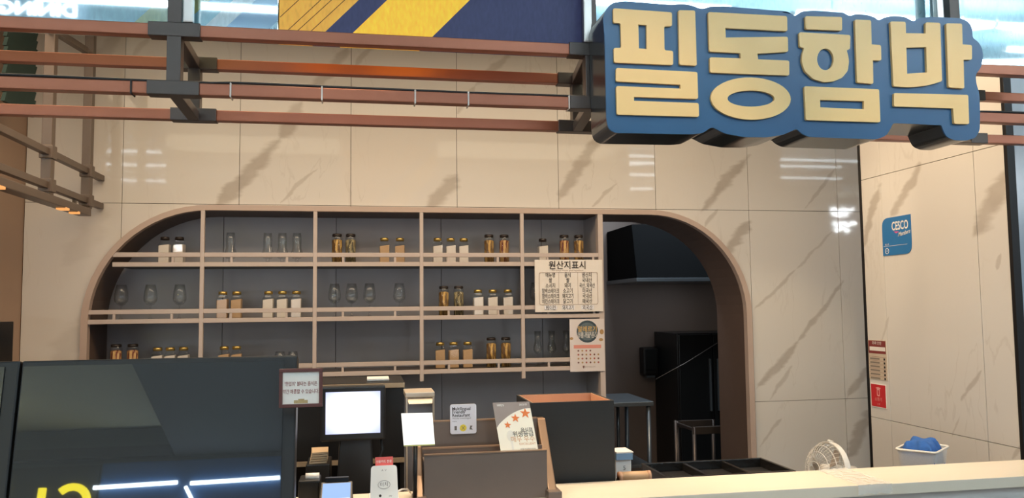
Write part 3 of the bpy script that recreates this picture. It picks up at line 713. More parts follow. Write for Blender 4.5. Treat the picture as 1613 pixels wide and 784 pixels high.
bm = bmesh.new(); bm_tube(bm, [(x, YF-.017, ZB-.017), (x, YF+.017, ZB-.017), (x, YF+.017, ZB+.017), (x, YF-.017, ZB+.017)], .0022, 6, True); from_bm('cable_tie', bm, M['cable'], fr)
xs_ = [RX0+.05*k for k in range(0, 75)]
tag(tube('rail_cable', [(x_, YF-.004+.004*math.sin(x_*9), ZB+.0192+.0035*abs(math.sin(x_*5.1))*(1 if .9 < x_ < 1.3 else .35)) for x_ in xs_], .0038, M['cable']), 'thin black cable lying along the lower front copper rail', 'cable')

# fascia panels standing on the top rail
FZ0, FZ1 = ZT-.008, WTOP-.002
def stripe_mat(name, stops, cols, slope, x_ref, mirror=0, glow=0):
    """flat diagonal stripes: colour by x + slope*z"""
    m, nt, b = nt_new(name); N = nt.nodes.new; L = nt.links.new
    g = N('ShaderNodeNewGeometry'); sp = N('ShaderNodeSeparateXYZ'); L(g.outputs['Position'], sp.inputs[0])
    mu = N('ShaderNodeMath'); mu.operation = 'MULTIPLY_ADD'; L(sp.outputs[2], mu.inputs[0]); mu.inputs[1].default_value = -slope; L(sp.outputs[0], mu.inputs[2])
    acc = None
    prev = cols[0]
    col = N('ShaderNodeRGB'); col.outputs[0].default_value = cols[0]; acc = col.outputs[0]
    for s, c in zip(stops, cols[1:]):
        gt = N('ShaderNodeMath'); gt.operation = 'GREATER_THAN'; gt.inputs[1].default_value = s; L(mu.outputs[0], gt.inputs[0])
        mx = N('ShaderNodeMix'); mx.data_type = 'RGBA'; L(gt.outputs[0], mx.inputs['Factor']); L(acc, mx.inputs['A']); mx.inputs['B'].default_value = c; acc = mx.outputs['Result']
    n = N('ShaderNodeTexNoise'); n.inputs['Scale'].default_value = 130; n.inputs['Detail'].default_value = 4
    mp = N('ShaderNodeMapping'); mp.inputs['Rotation'].default_value = (0, .8, 0); mp.inputs['Scale'].default_value = (1, 1, .35); tc = N('ShaderNodeTexCoord'); L(tc.outputs['Object'], mp.inputs[0]); L(mp.outputs[0], n.inputs['Vector'])
    r = N('ShaderNodeMapRange'); r.inputs['To Min'].default_value = .7; r.inputs['To Max'].default_value = 1.3; L(n.outputs['Fac'], r.inputs['Value'])
    vm = N('ShaderNodeVectorMath'); vm.operation = 'SCALE'; L(acc, vm.inputs[0]); L(r.outputs[0], vm.inputs['Scale']); L(vm.outputs[0], b.inputs['Base Color'])
    b.inputs['Roughness'].default_value = .55
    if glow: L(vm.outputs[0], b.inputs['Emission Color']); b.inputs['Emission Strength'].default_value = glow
    if mirror:
        gl = N('ShaderNodeBsdfGlossy'); gl.inputs['Roughness'].default_value = .03; gl.inputs[0].default_value = (.85, .97, 1, 1)
        ms = N('ShaderNodeMixShader'); ms.inputs[0].default_value = mirror; out = nt.nodes['Material Output']
        L(b.outputs[0], ms.inputs[1]); L(gl.outputs[0], ms.inputs[2]); L(ms.outputs[0], out.inputs[0])
    return m
YP = YF+.028
def sx(px, py, slope): p = at(px, py, y=YP-.006); return p.x-slope*p.z
SL = .95
navy = rgb(48, 52, 84); yel = rgb(238, 186, 52); oran = rgb(214, 158, 62)
PRINT = stripe_mat('printed_fascia', [sx(565, 0, SL), sx(610, 0, SL), sx(740, 0, SL)], [oran, navy, yel, navy], SL, 0, 0, .5)  # emission added to the printed colours to brighten the board
pa, pb = at(440, 40, y=YP).x, at(918, 40, y=YP).x
fp = thing('printed_fascia_panel', 'navy fascia board with yellow diagonal stripes standing on the copper rail', 'sign', ((pa+pb)/2, YP, FZ0))
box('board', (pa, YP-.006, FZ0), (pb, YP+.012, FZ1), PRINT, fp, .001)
M['thinline'] = mat('dark_thin_line', rgb(96, 66, 40), .7)
for (px0, py0, px1, py1) in ((440, 27, 470, 0), (440, 60, 505, 0), (456, 60, 522, 0), (478, 60, 543, 0)):
    q0 = at(px0, py0, y=YP-.0064); q1 = at(px1, py1, y=YP-.0064); dv = (q1-q0)
    if q0.z < FZ0+.03: q0 = q0+dv*((FZ0+.03-q0.z)/dv.z)
    q1 = q0+dv*1.6
    if q0.x < pa+.001: q0.x = pa+.002
    nrm = Vector((-dv.z, 0, dv.x)).normalized()*.0009
    hexa('print_line', [q0-nrm, q0+nrm, q1+nrm, q1-nrm]+[v+Vector((0, .0008, 0)) for v in (q0-nrm, q0+nrm, q1+nrm, q1-nrm)], M['thinline'], fp)
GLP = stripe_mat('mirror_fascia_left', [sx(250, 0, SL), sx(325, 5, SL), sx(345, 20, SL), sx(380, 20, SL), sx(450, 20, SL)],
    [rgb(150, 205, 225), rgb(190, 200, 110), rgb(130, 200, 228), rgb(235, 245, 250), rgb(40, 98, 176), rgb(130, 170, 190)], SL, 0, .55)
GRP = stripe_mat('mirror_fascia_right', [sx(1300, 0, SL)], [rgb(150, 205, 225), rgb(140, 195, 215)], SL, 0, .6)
q0 = box('mirror_fascia_panel', (RX0, YP-.004, FZ0), (pa-.003, YP+.010, FZ1), GLP, None, .001)
tag(q0, 'shiny pale cyan fascia glass with blue and white stripes over the copper rail', 'glass panel')
q0 = box('mirror_fascia_panel', (pb+.006, YP-.004, FZ0), (RX1, YP+.010, FZ1), GRP, None, .001)
tag(q0, 'shiny pale cyan fascia glass above the blue Korean sign', 'glass panel')
for px in (297, 925, 1480):
    x = at(px, 20, y=YF-.02).x
    tag(box('panel_post', (x-.012, YF-.026, ZT+.018), (x+.012, YF-.006, 3.619), M['silver'], None, .004), {297: 'silver channel post beside the dark hanger in front of the cyan glass', 925: 'silver channel post between the printed fascia and the blue sign', 1480: 'silver channel post rising behind the end of the blue sign'}[px], 'post', 'fascia posts')

# ------------------------------------------------------------------ the big shop sign
YS0, YS1 = -2.615, -2.475
sg = thing('shop_sign', 'big blue box sign with raised pale yellow Korean letters', 'sign', tuple(at(1245, 215, y=-2.55)))
A_ = lambda x, y: (930+x*.29333, y*.29333)
B_ = lambda x, y: (1230+x*.29333, y*.29333)
out_a = [(68, 100), (80, 55), (115, 15), (180, 5), (440, 26), (490, 20), (545, 28), (598, 50), (640, 35), (720, 34), (1045, 60), (1085, 76)]
out_b = [(0, 64), (30, 58), (60, 74), (74, 88), (110, 60), (180, 57), (340, 68), (366, 86), (400, 75), (470, 80), (508, 94), (524, 110), (552, 94), (600, 85), (670, 91), (712, 116), (738, 98), (800, 90), (960, 97),
         (1003, 112), (1028, 145), (1030, 205), (1060, 222), (1082, 262), (1086, 310), (1075, 362), (1045, 402), (1050, 450), (1066, 500), (1070, 600), (1068, 700), (1046, 740), (995, 755), (930, 752), (888, 733), (868, 690), (862, 672), (602, 660),
         (590, 690), (566, 728), (515, 748), (150, 735), (108, 715), (86, 690)]
out_c = [(1040, 722), (950, 737), (830, 736), (720, 716), (652, 680), (605, 714), (545, 721), (130, 713), (96, 690), (86, 640), (76, 200)]
def face(p, y): q = at(p[0], p[1], y=y); return (q.x, q.z)
outl = [face(A_(*p), YS0) for p in out_a]+[face(B_(*p), YS0) for p in out_b]+[face(A_(*p), YS0) for p in out_c]
outl = round_poly(outl, .010, 3)
M['signblue'] = mat('sign_blue', rgb(42, 90, 132), .28, var=.05, scale=6)
M['signside'] = mat('sign_side', rgb(58, 64, 68), .18, .2, var=.1, spec=.8)
prism('sign_box', outl, [], lambda u, v: (u, YS0+.004, v), lambda u, v: (u, YS1, v), M['signside'], sg)
prism('blue_face', outl, [], lambda u, v: (u, YS0, v), lambda u, v: (u, YS0+.004, v), M['signblue'], sg)
M['letter'] = mat('letter_yellow', rgb(252, 208, 138), .35, var=.04, scale=8)
def syll(name, T, strokes):
    bm = bmesh.new()
    for outer, holes, r in strokes:
        o2 = round_poly([face(T(*p), YS0) for p in outer], r, 4) if len(outer) < 24 else [face(T(*p), YS0) for p in outer]
        hs = [([face(T(*p), YS0) for p in h]) for h in holes]
        bm2 = bmesh.new(); bm_prism(bm2, o2, hs, lambda u, v: (u, YS0-.008, v), lambda u, v: (u, YS0+.002, v))
        me = bpy.data.meshes.new('t'); bm2.to_mesh(me); bm2.free(); bm.from_mesh(me); bpy.data.meshes.remove(me)
    return from_bm(name, bm, M['letter'], sg)
RC = .0055
syll('letter', A_, [
    ([(117, 50), (432, 72), (432, 147), (390, 147), (392, 275), (438, 278), (438, 354), (122, 340), (120, 262), (160, 262), (157, 130), (118, 128)], [[(252, 137), (296, 140), (297, 268), (255, 265)]], RC),
    ([(466, 60), (556, 62), (565, 358), (472, 352)], [], RC),
    ([(133, 369), (568, 391), (572, 535), (229, 524), (229, 545), (575, 557), (577, 631), (137, 619), (133, 466), (477, 480), (477, 459), (132, 441)], [], [RC, RC, RC, 0, 0, RC, RC, RC, RC, 0, 0, RC])])
syll('letter', A_, [
    ([(625, 70), (1048, 92), (1050, 173), (718, 156), (720, 207), (1052, 202), (1054, 283), (890, 293), (893, 323), (1060, 330), (1060, 410), (636, 394), (634, 312), (800, 318), (798, 290), (632, 282)], [], [RC, RC, RC, 0, 0, RC, RC, 0, 0, RC, RC, RC, RC, 0, 0, RC]),
    ([(854+214*math.cos(a)*(1-.12*abs(math.sin(2*a))*0), 533+(113*math.sin(a))+4*math.cos(a)) for a in [2*math.pi*k/40 for k in range(40)]], [[(855+126*math.cos(2*math.pi*k/32), 533+43*math.sin(2*math.pi*k/32)) for k in range(32)]], 0)])
syll('letter', B_, [
    ([(122, 92), (320, 97), (320, 170), (125, 162)], [], RC),
    ([(90, 178), (364, 193), (362, 270), (343, 272), (352, 300), (357, 335), (350, 385), (320, 422), (275, 441), (225, 446), (165, 428), (120, 387), (103, 335), (106, 295), (118, 262), (93, 258)], [[(230+44*math.cos(2*math.pi*k/24), 323+58*math.sin(2*math.pi*k/24)) for k in range(24)]], RC),
    ([(388, 110), (475, 114), (478, 243), (528, 247), (530, 330), (485, 328), (487, 455), (400, 447)], [], [RC, RC, 0, RC, RC, 0, RC, RC]),
    ([(117, 467), (518, 483), (525, 660), (126, 648)], [[(202, 540), (437, 547), (436, 590), (203, 580)]], RC)])
syll('letter', B_, [
    ([(578, 120), (660, 122), (662, 183), (767, 185), (767, 125), (845, 128), (855, 440), (780, 463), (680, 473), (595, 467)], [[(664, 260), (770, 258), (774, 393), (668, 400)]], [RC, RC, 0, 0, RC, RC, RC, .02, .02, RC]),
    ([(877, 130), (962, 132), (965, 243), (1015, 247), (1015, 325), (970, 325), (974, 480), (890, 472)], [], [RC, RC, 0, RC, RC, 0, RC, RC]),
    ([(597, 503), (995, 513), (1000, 670), (920, 668), (914, 585), (597, 575)], [], [RC, RC, RC, RC, 0, RC])])
for px, z in ((1000, 2.33), (1250, 2.33), (1450, 2.33), (1000, 2.18), (1250, 2.18), (1430, 2.20)):
    x = at(px, 100, y=YS1).x
    box('mount', (x-.015, YS1-.002, z-.012), (x+.015, YF-.014, z+.012), M['bracket'], sg)

# ------------------------------------------------------------------ left side: return frame to the wall, blind, lamp bar, cabinet
lf = thing('side_return_frame', 'brown square-tube frame running back to the wall with two clamped posts', 'frame', (-.1, -1, 2.165))
M['sideframe'] = mat('side_frame_metal', rgb(106, 92, 82), .4, .3, var=.1)
LX = -.10
for z in (ZT, ZB): beam('side_rail', (LX, -.012, z), (LX, YR+.016, z), .03, .03, M['sideframe'], lf)
for y in (-.235, -.74):
    beam('post', (LX, y, ZB-.04), (LX, y, WTOP-.001), .042, .042, M['sideframe'], lf)
    for z in (ZT, ZB): box('clamp', (LX-.028, y-.028, z-.03), (LX+.028, y+.028, z+.03), M['sideframe'], lf, .004)
beam('diagonal_brace', (LX, -.30, 2.93), (LX, -1.0, 2.86), .03, .03, M['sideframe'], lf)
gx = -.30
g0 = at(12, 60, x=gx); g1 = at(52, 185, x=gx)
bl = thing('green_blind', 'dark green hanging blind behind the brown side frame', 'blind', (gx, (g0.y+g1.y)/2, g1.z))
M['green'] = mat('dark_green_cloth', rgb(52, 74, 70), .8, var=.12, scale=30)
ny_ = 14
for k in range(ny_):
    zz0 = g1.z+(WTOP-.05-g1.z)*k/ny_; zz1 = g1.z+(WTOP-.05-g1.z)*(k+1)/ny_-.004
    hexa('slat', [(gx-.012, g0.y-.02, zz0), (gx+.004, g0.y-.02, zz0), (gx+.004, g1.y, zz0), (gx-.012, g1.y, zz0), (gx-.004, g0.y-.02, zz1), (gx+.012, g0.y-.02, zz1), (gx+.012, g1.y, zz1), (gx-.004, g1.y, zz1)], M['green'], bl)
box('headbox', (gx-.03, g0.y-.03, WTOP-.05), (gx+.03, g1.y+.01, WTOP-.001), M['green'], bl, .004)
lb = thing('lamp_bar', 'dark bar with small amber lamps under the brown side frame', 'lamp', (LX, -.8, 2.08))
box('bar', (LX-.03, -1.6, 2.10), (LX+.03, -.25, 2.138), M['sideframe'], lb, .004)
for y in (-1.5, -.4): box('bracket', (LX-.008, y-.008, 2.13), (LX+.008, y+.008, ZB-.012), M['sideframe'], lb)
M['amber'] = emit('amber_lamp', (1, .42, .12, 1), 1.0)
for y0_, y1_ in ((-1.30, -1.22), (-.60, -.55), (-.44, -.41)): box('amber_lamp', (LX-.012, y0_, 2.092), (LX+.031, y1_, 2.104), M['amber'], lb, .003)
c0 = at(22, 506, y=-.6)
cb_ = thing('dark_cabinet', 'tall dark cabinet standing against the brown side wall', 'cabinet', (c0.x-.2, -.8, 0))
box('body', (WX0+.004, -.93, 0), (c0.x, -.6, c0.z), M['kblack'], cb_, .004)
for k in range(2):
    d = box('door', (WX0+.008+k*(c0.x-WX0-.008)/2, -.95, .05), (WX0+.004+(k+1)*(c0.x-WX0-.008)/2, -.931, c0.z-.01), M['kblack'], cb_, .003)

# ------------------------------------------------------------------ big tilted black display in front of the counter
KT = math.radians(10); KYT, KZT = -2.70, at(235, 564, y=-2.70).z
kn = Vector((0, -math.cos(KT), math.sin(KT))); ku = Vector((0, math.sin(KT), math.cos(KT)))
def KP(x, d, off=0): return Vector((x, KYT, KZT)) - ku*d + kn*off
M['blackglass'], nt, b = nt_new('black_glass')
b.inputs['Base Color'].default_value = (.006, .008, .009, 1); b.inputs['Roughness'].default_value = .4
n_ = nt.nodes.new('ShaderNodeTexNoise'); n_.inputs['Scale'].default_value = 3
gl = nt.nodes.new('ShaderNodeBsdfGlossy'); gl.inputs['Roughness'].default_value = .015; gl.inputs[0].default_value = (.95, 1, .98, 1)
ms = nt.nodes.new('ShaderNodeMixShader'); mr_ = nt.nodes.new('ShaderNodeMapRange'); mr_.inputs['To Min'].default_value = .125; mr_.inputs['To Max'].default_value = .135
nt.links.new(n_.outputs['Fac'], mr_.inputs['Value']); nt.links.new(mr_.outputs[0], ms.inputs[0])
nt.links.new(b.outputs[0], ms.inputs[1]); nt.links.new(gl.outputs[0], ms.inputs[2]); nt.links.new(ms.outputs[0], nt.nodes['Material Output'].inputs[0])
def slab(name, x0, x1, d0, d1, o0, o1, m, parent, bev=0):
    return hexa(name, [KP(x0, d1, o0), KP(x1, d1, o0), KP(x1, d1, o1), KP(x0, d1, o1), KP(x0, d0, o0), KP(x1, d0, o0), KP(x1, d0, o1), KP(x0, d0, o1)], m, parent, bev)
KX1 = at(468, 600, y=-2.70).x; KXS = at(34, 566, y=-2.70).x
def display(x0, x1, label):
    t = thing('black_display', label, 'display', ((x0+x1)/2, -2.75, 0), 'tilted black displays')
    slab('casing', x0, x1, 0, 1.02, -.05, 0, M['black'], t, .004)
    slab('screen_glass', x0+.004, x1-.028, .012, .99, .0, .003, M['blackglass'], t)
    for xx in (x0+.15, x1-.15):
        bm = bmesh.new(); bm_box(bm, (xx-.02, KYT-.19, 0), (xx+.02, KYT-.15, .62)); from_bm('leg', bm, M['blacktrim'], t)
        box('foot', (xx-.03, -2.92, 0), (xx+.03, -2.62, .02), M['blacktrim'], t)
    return t
display(KXS+.002, KX1, 'wide glossy black display panel leaning before the counter, reflecting light tubes')
display(-.35, KXS-.002, 'glossy black display panel adjoining the wide one, beside the side wall')

# framed chilli notice clipped to the display corner
fy = -2.775
a = at(440, 581, y=fy); b = at(508, 640, y=fy)
t = thing('framed_notice', 'small white notice in brown frame clipped to the black display corner', 'notice', ((a.x+b.x)/2, fy, b.z))
M['mahog'] = mat('mahogany_frame', rgb(92, 46, 40), .4, var=.12, scale=30)
w_ = .0072
for lo, hi in (((a.x, b.z), (b.x, b.z+w_)), ((a.x, a.z-w_), (b.x, a.z)), ((a.x, b.z+w_), (a.x+w_, a.z-w_)), ((b.x-w_, b.z+w_), (b.x, a.z-w_))):
    box('frame_bar', (lo[0], fy-.004, lo[1]), (hi[0], fy+.005, hi[1]), M['mahog'], t, .0008)
box('sheet', (a.x+w_*.8, fy, b.z+w_*.8), (b.x-w_*.8, fy+.003, a.z-w_*.8), M['paper'], t)
box('clip', ((a.x+b.x)/2-.012, fy+.004, a.z-.06), ((a.x+b.x)/2+.004, fy+.035, a.z-.02), M['blacktrim'], t)
fw, fh = b.x-a.x, a.z-b.z; org = Vector((a.x, fy, b.z))
lettering('notice_text', [("'한입의' 불타는 음식은", fw*.5, fh*.60, .0105, 'CENTER', .70), ('약간 매콤할 수 있습니다.', fw*.5, fh*.40, .0105, 'CENTER', .70)], org, R_, U_, M['redink'], t, .0006, .006)
decal('gold_logo', rect(fw*.34, fh*.10, fw*.66, fh*.185), org, R_, U_, mat('gold_print', rgb(186, 160, 110), .4, var=.3, scale=300), t, .0006)
decal('gold_logo_top', rect(fw*.44, fh*.185, fw*.58, fh*.215), org, R_, U_, mat('gold_print_top', rgb(176, 150, 104), .4, var=.3, scale=300), t, .0006)

# ------------------------------------------------------------------ point of sale corner
M['screen'] = emit('pos_screen', (.86, .88, 1, 1), 1.35)
nt = M['screen'].node_tree; bn = nt.nodes['Principled BSDF']
tc = nt.nodes.new('ShaderNodeTexCoord'); gr = nt.nodes.new('ShaderNodeTexGradient'); gr.gradient_type = 'SPHERICAL'
mp = nt.nodes.new('ShaderNodeMapping'); mp.inputs['Location'].default_value = (-.10, 0, -.95); mp.inputs['Scale'].default_value = (4.2, 1, 6.0); mp.vector_type = 'POINT'
nt.links.new(tc.outputs['Generated'], mp.inputs[0])
mp.inputs['Scale'].default_value = (1.5, 0, 1.5); mp.inputs['Location'].default_value = (-.75, 0, -.78)
rp = nt.nodes.new('ShaderNodeValToRGB'); rp.color_ramp.elements[0].color = (.55, .60, .98, 1); rp.color_ramp.elements[1].color = (1, 1, 1, 1); rp.color_ramp.elements[1].position = .5
nt.links.new(mp.outputs[0], gr.inputs[0]); nt.links.new(gr.outputs[0], rp.inputs[0]); nt.links.new(rp.outputs[0], bn.inputs['Emission Color'])
my = -2.0
a = at(505, 609, y=my); b = at(607, 691, y=my)
t = thing('pos_monitor', 'black point-of-sale monitor with glowing white-blue screen', 'monitor', ((a.x+b.x)/2, my+.05, .93))
sc0 = at(513, 618, y=my-.012); sc1 = at(599, 681, y=my-.012)
box('bezel', (a.x, my-.01, b.z), (b.x, my+.03, a.z), M['black'], t, .006)
box('screen', (sc0.x, my-.0125, sc1.z), (sc1.x, my-.009, sc0.z), M['screen'], t)
box('rear_housing', (a.x+.03, my+.028, b.z+.02), (b.x-.03, my+.07, a.z-.03), M['black'], t, .01)
mx0, mx1 = at(535, 700, y=my).x, at(590, 700, y=my).x
hexa('stand_neck', [(mx0-.015, my-.01, .945), (mx1+.005, my-.01, .945), (mx1+.005, my+.09, .945), (mx0-.015, my+.09, .945), (mx0, my+.02, b.z+.04), (mx1-.01, my+.02, b.z+.04), (mx1-.01, my+.055, b.z+.04), (mx0, my+.055, b.z+.04)], M['black'], t, .006)
box('stand_base', (mx0-.02, my-.07, .931), (mx1+.04, my+.12, .95), M['black'], t, .006)
p0 = at(600, 690, y=my+.02); p1 = at(597, 725, y=my+.01)
tube('monitor_cable', [p0, (p0+p1)/2+Vector((.008, 0, 0)), p1, (p1.x-.005, my+.05, .96)], .004, M['cable'], t)
# dark rack behind the monitor, with tan shelf edges
ry = -1.70
a = at(478, 606, y=ry); b = at(637, 604, y=ry)
t = thing('dark_shelf_unit', 'dark shelf unit with tan edges behind the glowing monitor', 'shelf', ((a.x+b.x)/2, ry+.2, 0))
M['tanedge'] = mat('tan_edge', rgb(186, 160, 128), .5)
rz = a.z
box('back', (a.x-.25, ry+.27, 0), (b.x, ry+.29, rz), M['black'], t)
for xx in (a.x-.25, b.x-.015): box('side_panel', (xx, ry+.012, 0), (xx+.015, ry+.27, rz-.02), M['black'], t)
zs = [rz, at(600, 721, y=ry).z, .93, .5, .12]
for z in zs:
    bd = box('shelf_board', (a.x-.25, ry+.004, z-.018), (b.x, ry+.27, z), M['black'], t)
    box('edge_strip', (a.x-.25, ry, z-.018), (b.x+.001, ry+.004, z-.002), M['tanedge'], bd)
box('front_panel', (a.x-.25, ry+.006, zs[1]+.001), (b.x-.001, ry+.012, rz-.02), M['black'], t)
a2 = at(578, 601, y=ry+.08); b2 = at(613, 605, y=ry+.08)
tag(box('paper_tissue', (a2.x, ry+.06, rz+.001), (b2.x, ry+.16, rz+.010), M['paper'], None, .003), 'white folded tissue lying on top of the dark shelf unit', 'tissue')
# stack of receipts/napkins on the lower shelf
a2 = at(489, 708, y=-1.9); b2 = at(516, 725, y=-1.9)
t = thing('napkin_stack', 'small stack of beige napkins on a black stand beside the monitor', 'napkins', ((a2.x+b2.x)/2, -1.88, .931))
box('stand', (a2.x-.01, -1.96, .931), (b2.x+.01, -1.82, b2.z), M['black'], t, .004)
for k in range(5):
    z = b2.z+(a2.z-b2.z)*k/5
    hexa('napkin', [(a2.x+.002*k, -1.95, z), (b2.x+.001*k, -1.95, z+.001), (b2.x, -1.85, z), (a2.x, -1.85, z)]+[(a2.x+.002*k, -1.95, z+.006), (b2.x+.001*k, -1.95, z+.007), (b2.x, -1.85, z+.006), (a2.x, -1.85, z+.006)], M['tanedge'], t, .001)
# receipt printer with paper roll at the ledge
pz = -2.20
a2 = at(473, 756, y=-2.28); b2 = at(504, 780, y=-2.28)
t = thing('receipt_printer', 'black receipt printer with a white paper roll on the ledge', 'printer', ((a2.x+b2.x)/2, -2.25, 1.1))
box('body', (a2.x-.005, -2.29, 1.1), (b2.x, -2.205, at(490, 757, y=-2.29).z), M['black'], t, .005)
rz2 = at(490, 751, y=-2.25).z
bm = bmesh.new(); bm_tube(bm, [(a2.x+.012, -2.25, rz2), (b2.x-.004, -2.25, rz2)], .011, 16); from_bm('paper_roll', bm, M['paper'], t, True)
box('paper_cover', (a2.x+.002, -2.285, rz2-.013), (b2.x-.002, -2.24, rz2-.006), M['tanedge'], t, .002)
# small payment tablet
a2 = at(503, 769, y=-2.36); b2 = at(556, 784, y=-2.36)
t = thing('payment_pad', 'small black payment pad with a blue lit screen on the ledge', 'card terminal', ((a2.x+b2.x)/2, -2.36, 1.1))
zz = a2.z
hexa('pad_body', [(a2.x, -2.408, 1.1), (b2.x, -2.408, 1.1), (b2.x, -2.30, 1.1), (a2.x, -2.30, 1.1), (a2.x+.002, -2.406, 1.112), (b2.x-.002, -2.406, 1.112), (b2.x-.002, -2.31, zz+.006), (a2.x+.002, -2.31, zz+.006)], M['black'], t, .003)
M['bluescreen'] = emit('blue_screen', (.16, .42, .92, 1), 1.0)
dirv = Vector((0, .096, zz+.006-1.112)); nrm_ = Vector((1, 0, 0)).cross(dirv).normalized()
def pad(u, v, o): return Vector((a2.x+.002, -2.406, 1.112))+Vector((b2.x-a2.x-.004, 0, 0))*u+dirv*v+nrm_*o
hexa('pad_screen', [pad(.06, .12, .0002), pad(.94, .12, .0002), pad(.94, .92, .0002), pad(.06, .92, .0002), pad(.06, .12, .0012), pad(.94, .12, .0012), pad(.94, .92, .0012), pad(.06, .92, .0012)], M['bluescreen'], t)
hexa('pad_menu', [pad(.08, .14, .0013), pad(.92, .14, .0013), pad(.92, .36, .0013), pad(.08, .36, .0013), pad(.08, .14, .0017), pad(.92, .14, .0017), pad(.92, .36, .0017), pad(.08, .36, .0017)], M['white'], t)
box('card_slot', (a2.x+.012, -2.312, zz+.002), (b2.x-.012, -2.296, zz+.016), M['blacktrim'], t, .002)
# white contactless card reader
a2 = at(585, 735, y=-2.36); b2 = at(627, 772, y=-2.36)
t = thing('card_reader', 'white contactless card reader with a red tag on the ledge', 'card terminal', ((a2.x+b2.x)/2, -2.36, 1.1))
cxm = (a2.x+b2.x)/2-.002; hw = .0365
hexa('reader_base', [(cxm-hw-.005, -2.411, 1.1), (cxm+hw+.005, -2.411, 1.1), (cxm+hw+.005, -2.30, 1.1), (cxm-hw-.005, -2.30, 1.1), (cxm-hw-.003, -2.405, 1.122), (cxm+hw+.003, -2.405, 1.122), (cxm+hw+.003, -2.31, 1.128), (cxm-hw-.003, -2.31, 1.128)], M['white'], t, .004)
zt_ = a2.z
pl = round_poly([(-hw, 0), (hw, 0), (hw, 1), (-hw, 1)], .012, 5)
fv = Vector((cxm, -2.388, 1.12)); tv = Vector((cxm, -2.352, zt_)); dv_ = tv-fv; dl = dv_.length; dn = dv_.normalized(); nn = Vector((1, 0, 0)).cross(dn).normalized()
pl = round_poly([(-hw, 0), (hw, 0), (hw*.93, dl), (-hw*.93, dl)], .010, 5)
prism('reader_plate', pl, [], lambda u, v: fv+Vector((u, 0, 0))+dn*v+nn*.004, lambda u, v: fv+Vector((u, 0, 0))+dn*v-nn*.008, M['white'], t)
org = fv+nn*.004; ex = Vector((1, 0, 0))
M['greyink'] = mat('grey_ink', rgb(110, 100, 94), .6)
decal('contact_ring', circ(0, dl*.46, .016, 24, .011), org, ex, dn, M['greyink'], t, .0006, [circ(0, dl*.46, .0152, 24, .0102)])
lettering('reader_text', [('터치', 0, dl*.46, .012, 'CENTER', 1), ('A  V', 0, dl*.86, .007, 'CENTER', 1), ('pay', hw*.45, dl*.15, .006, 'CENTER', 1)], org, ex, dn, M['greyink'], t, .0006)
lettering('base_text', [('KIS', 0, .011, .011, 'CENTER', 1)], (cxm-.006, -2.4095, 1.1), (1, 0, 0), (0, .006, .022), M['greyink'], t, .0006)
decal('status_dot', circ(-hw*.28, dl*.16, .0035, 12), org, ex, dn, M['ink'], t, .0006)
q0 = tv+nn*(-.002)
hexa('red_tag', [q0+ex*(-hw*.62)-dn*.004, q0+ex*(hw*.66)-dn*.004, q0+ex*(hw*.66)+dn*.024, q0+ex*(-hw*.62)+dn*.024]+[q0+ex*(-hw*.62)-dn*.004-nn*.002, q0+ex*(hw*.66)-dn*.004-nn*.002, q0+ex*(hw*.66)+dn*.024-nn*.002, q0+ex*(-hw*.62)+dn*.024-nn*.002], mat('tag_red', rgb(214, 84, 80), .5), t)
lettering('tag_text', [('신용카드 전용', 0, .011, .0085, 'CENTER', .85)], q0, ex, dn, M['wink'], t, .0006)
tube('reader_cord', [(cxm+hw*.8, -2.33, 1.128), (cxm+hw+.012, -2.31, 1.132), (cxm+hw+.03, -2.28, 1.125), (cxm+hw+.04, -2.25, 1.108)], .0026, M['white'], t)
# grey metal box printer behind the stand
gy = -1.98
a2 = at(640, 618, y=gy); b2 = at(683, 655, y=gy)
t = thing('silver_kiosk_printer', 'grey metal box device with pale hooded top behind the display stand', 'printer', ((a2.x+b2.x)/2, gy+.06, .931))
M['greymetal'] = mat('grey_metal', rgb(128, 126, 130), .4, .4)
M['champ'] = mat('champagne_metal', rgb(196, 182, 164), .4, .5)
box('body', (a2.x, gy, .931), (b2.x, gy+.12, a2.z-.018), M['greymetal'], t, .003)
hexa('hood', [(a2.x+.006, gy-.028, a2.z-.034), (b2.x-.006, gy-.028, a2.z-.034), (b2.x-.001, gy+.01, a2.z-.02), (a2.x+.001, gy+.01, a2.z-.02), (a2.x+.006, gy-.026, a2.z-.03), (b2.x-.006, gy-.026, a2.z-.03), (b2.x-.001, gy+.01, a2.z-.012), (a2.x+.001, gy+.01, a2.z-.012)], M['champ'], t, .001)
box('cap', (a2.x-.004, gy-.006, a2.z-.016), (b2.x+.004, gy+.124, a2.z), M['champ'], t, .003)
for xx in (a2.x-.002, b2.x-.004): box('side_flange', (xx, gy-.012, .94), (xx+.006, gy, a2.z-.016), M['champ'], t)

# ------------------------------------------------------------------ dark display stand with leaning sides on the ledge
M['stand'] = mat('dark_wood_stand', rgb(112, 96, 86), .45, var=.12, scale=8)
M['bronze'] = mat('bronze_edge', rgb(158, 128, 104), .3, .6, var=.08)
yb, yt_ = -2.375, -2.205
xl = at(658, 730, y=-2.30).x; xr = at(862, 700, y=-2.30).x
zt = at(853, 657, y=yt_).z
t = thing('display_stand', 'dark brown stepped display stand with leaning sides on the ledge', 'stand', ((xl+xr)/2, -2.29, 1.1))
for x in (xl-.012, xr-.012):
    hexa('leaning_side', [(x, yb, 1.1), (x+.024, yb, 1.1), (x+.024, yb+.045, 1.1), (x, yb+.045, 1.1), (x, yt_-.02, zt), (x+.024, yt_-.02, zt), (x+.024, yt_+.012, zt), (x, yt_+.012, zt)], M['bronze'], t, .003)
    box('foot', (x-.006, yb-.014, 1.1), (x+.032, yb+.06, 1.122), M['stand'], t, .003)
zf = at(760, 713, y=-2.345).z; c_low = at(815, 713, y=-2.338).z-.008
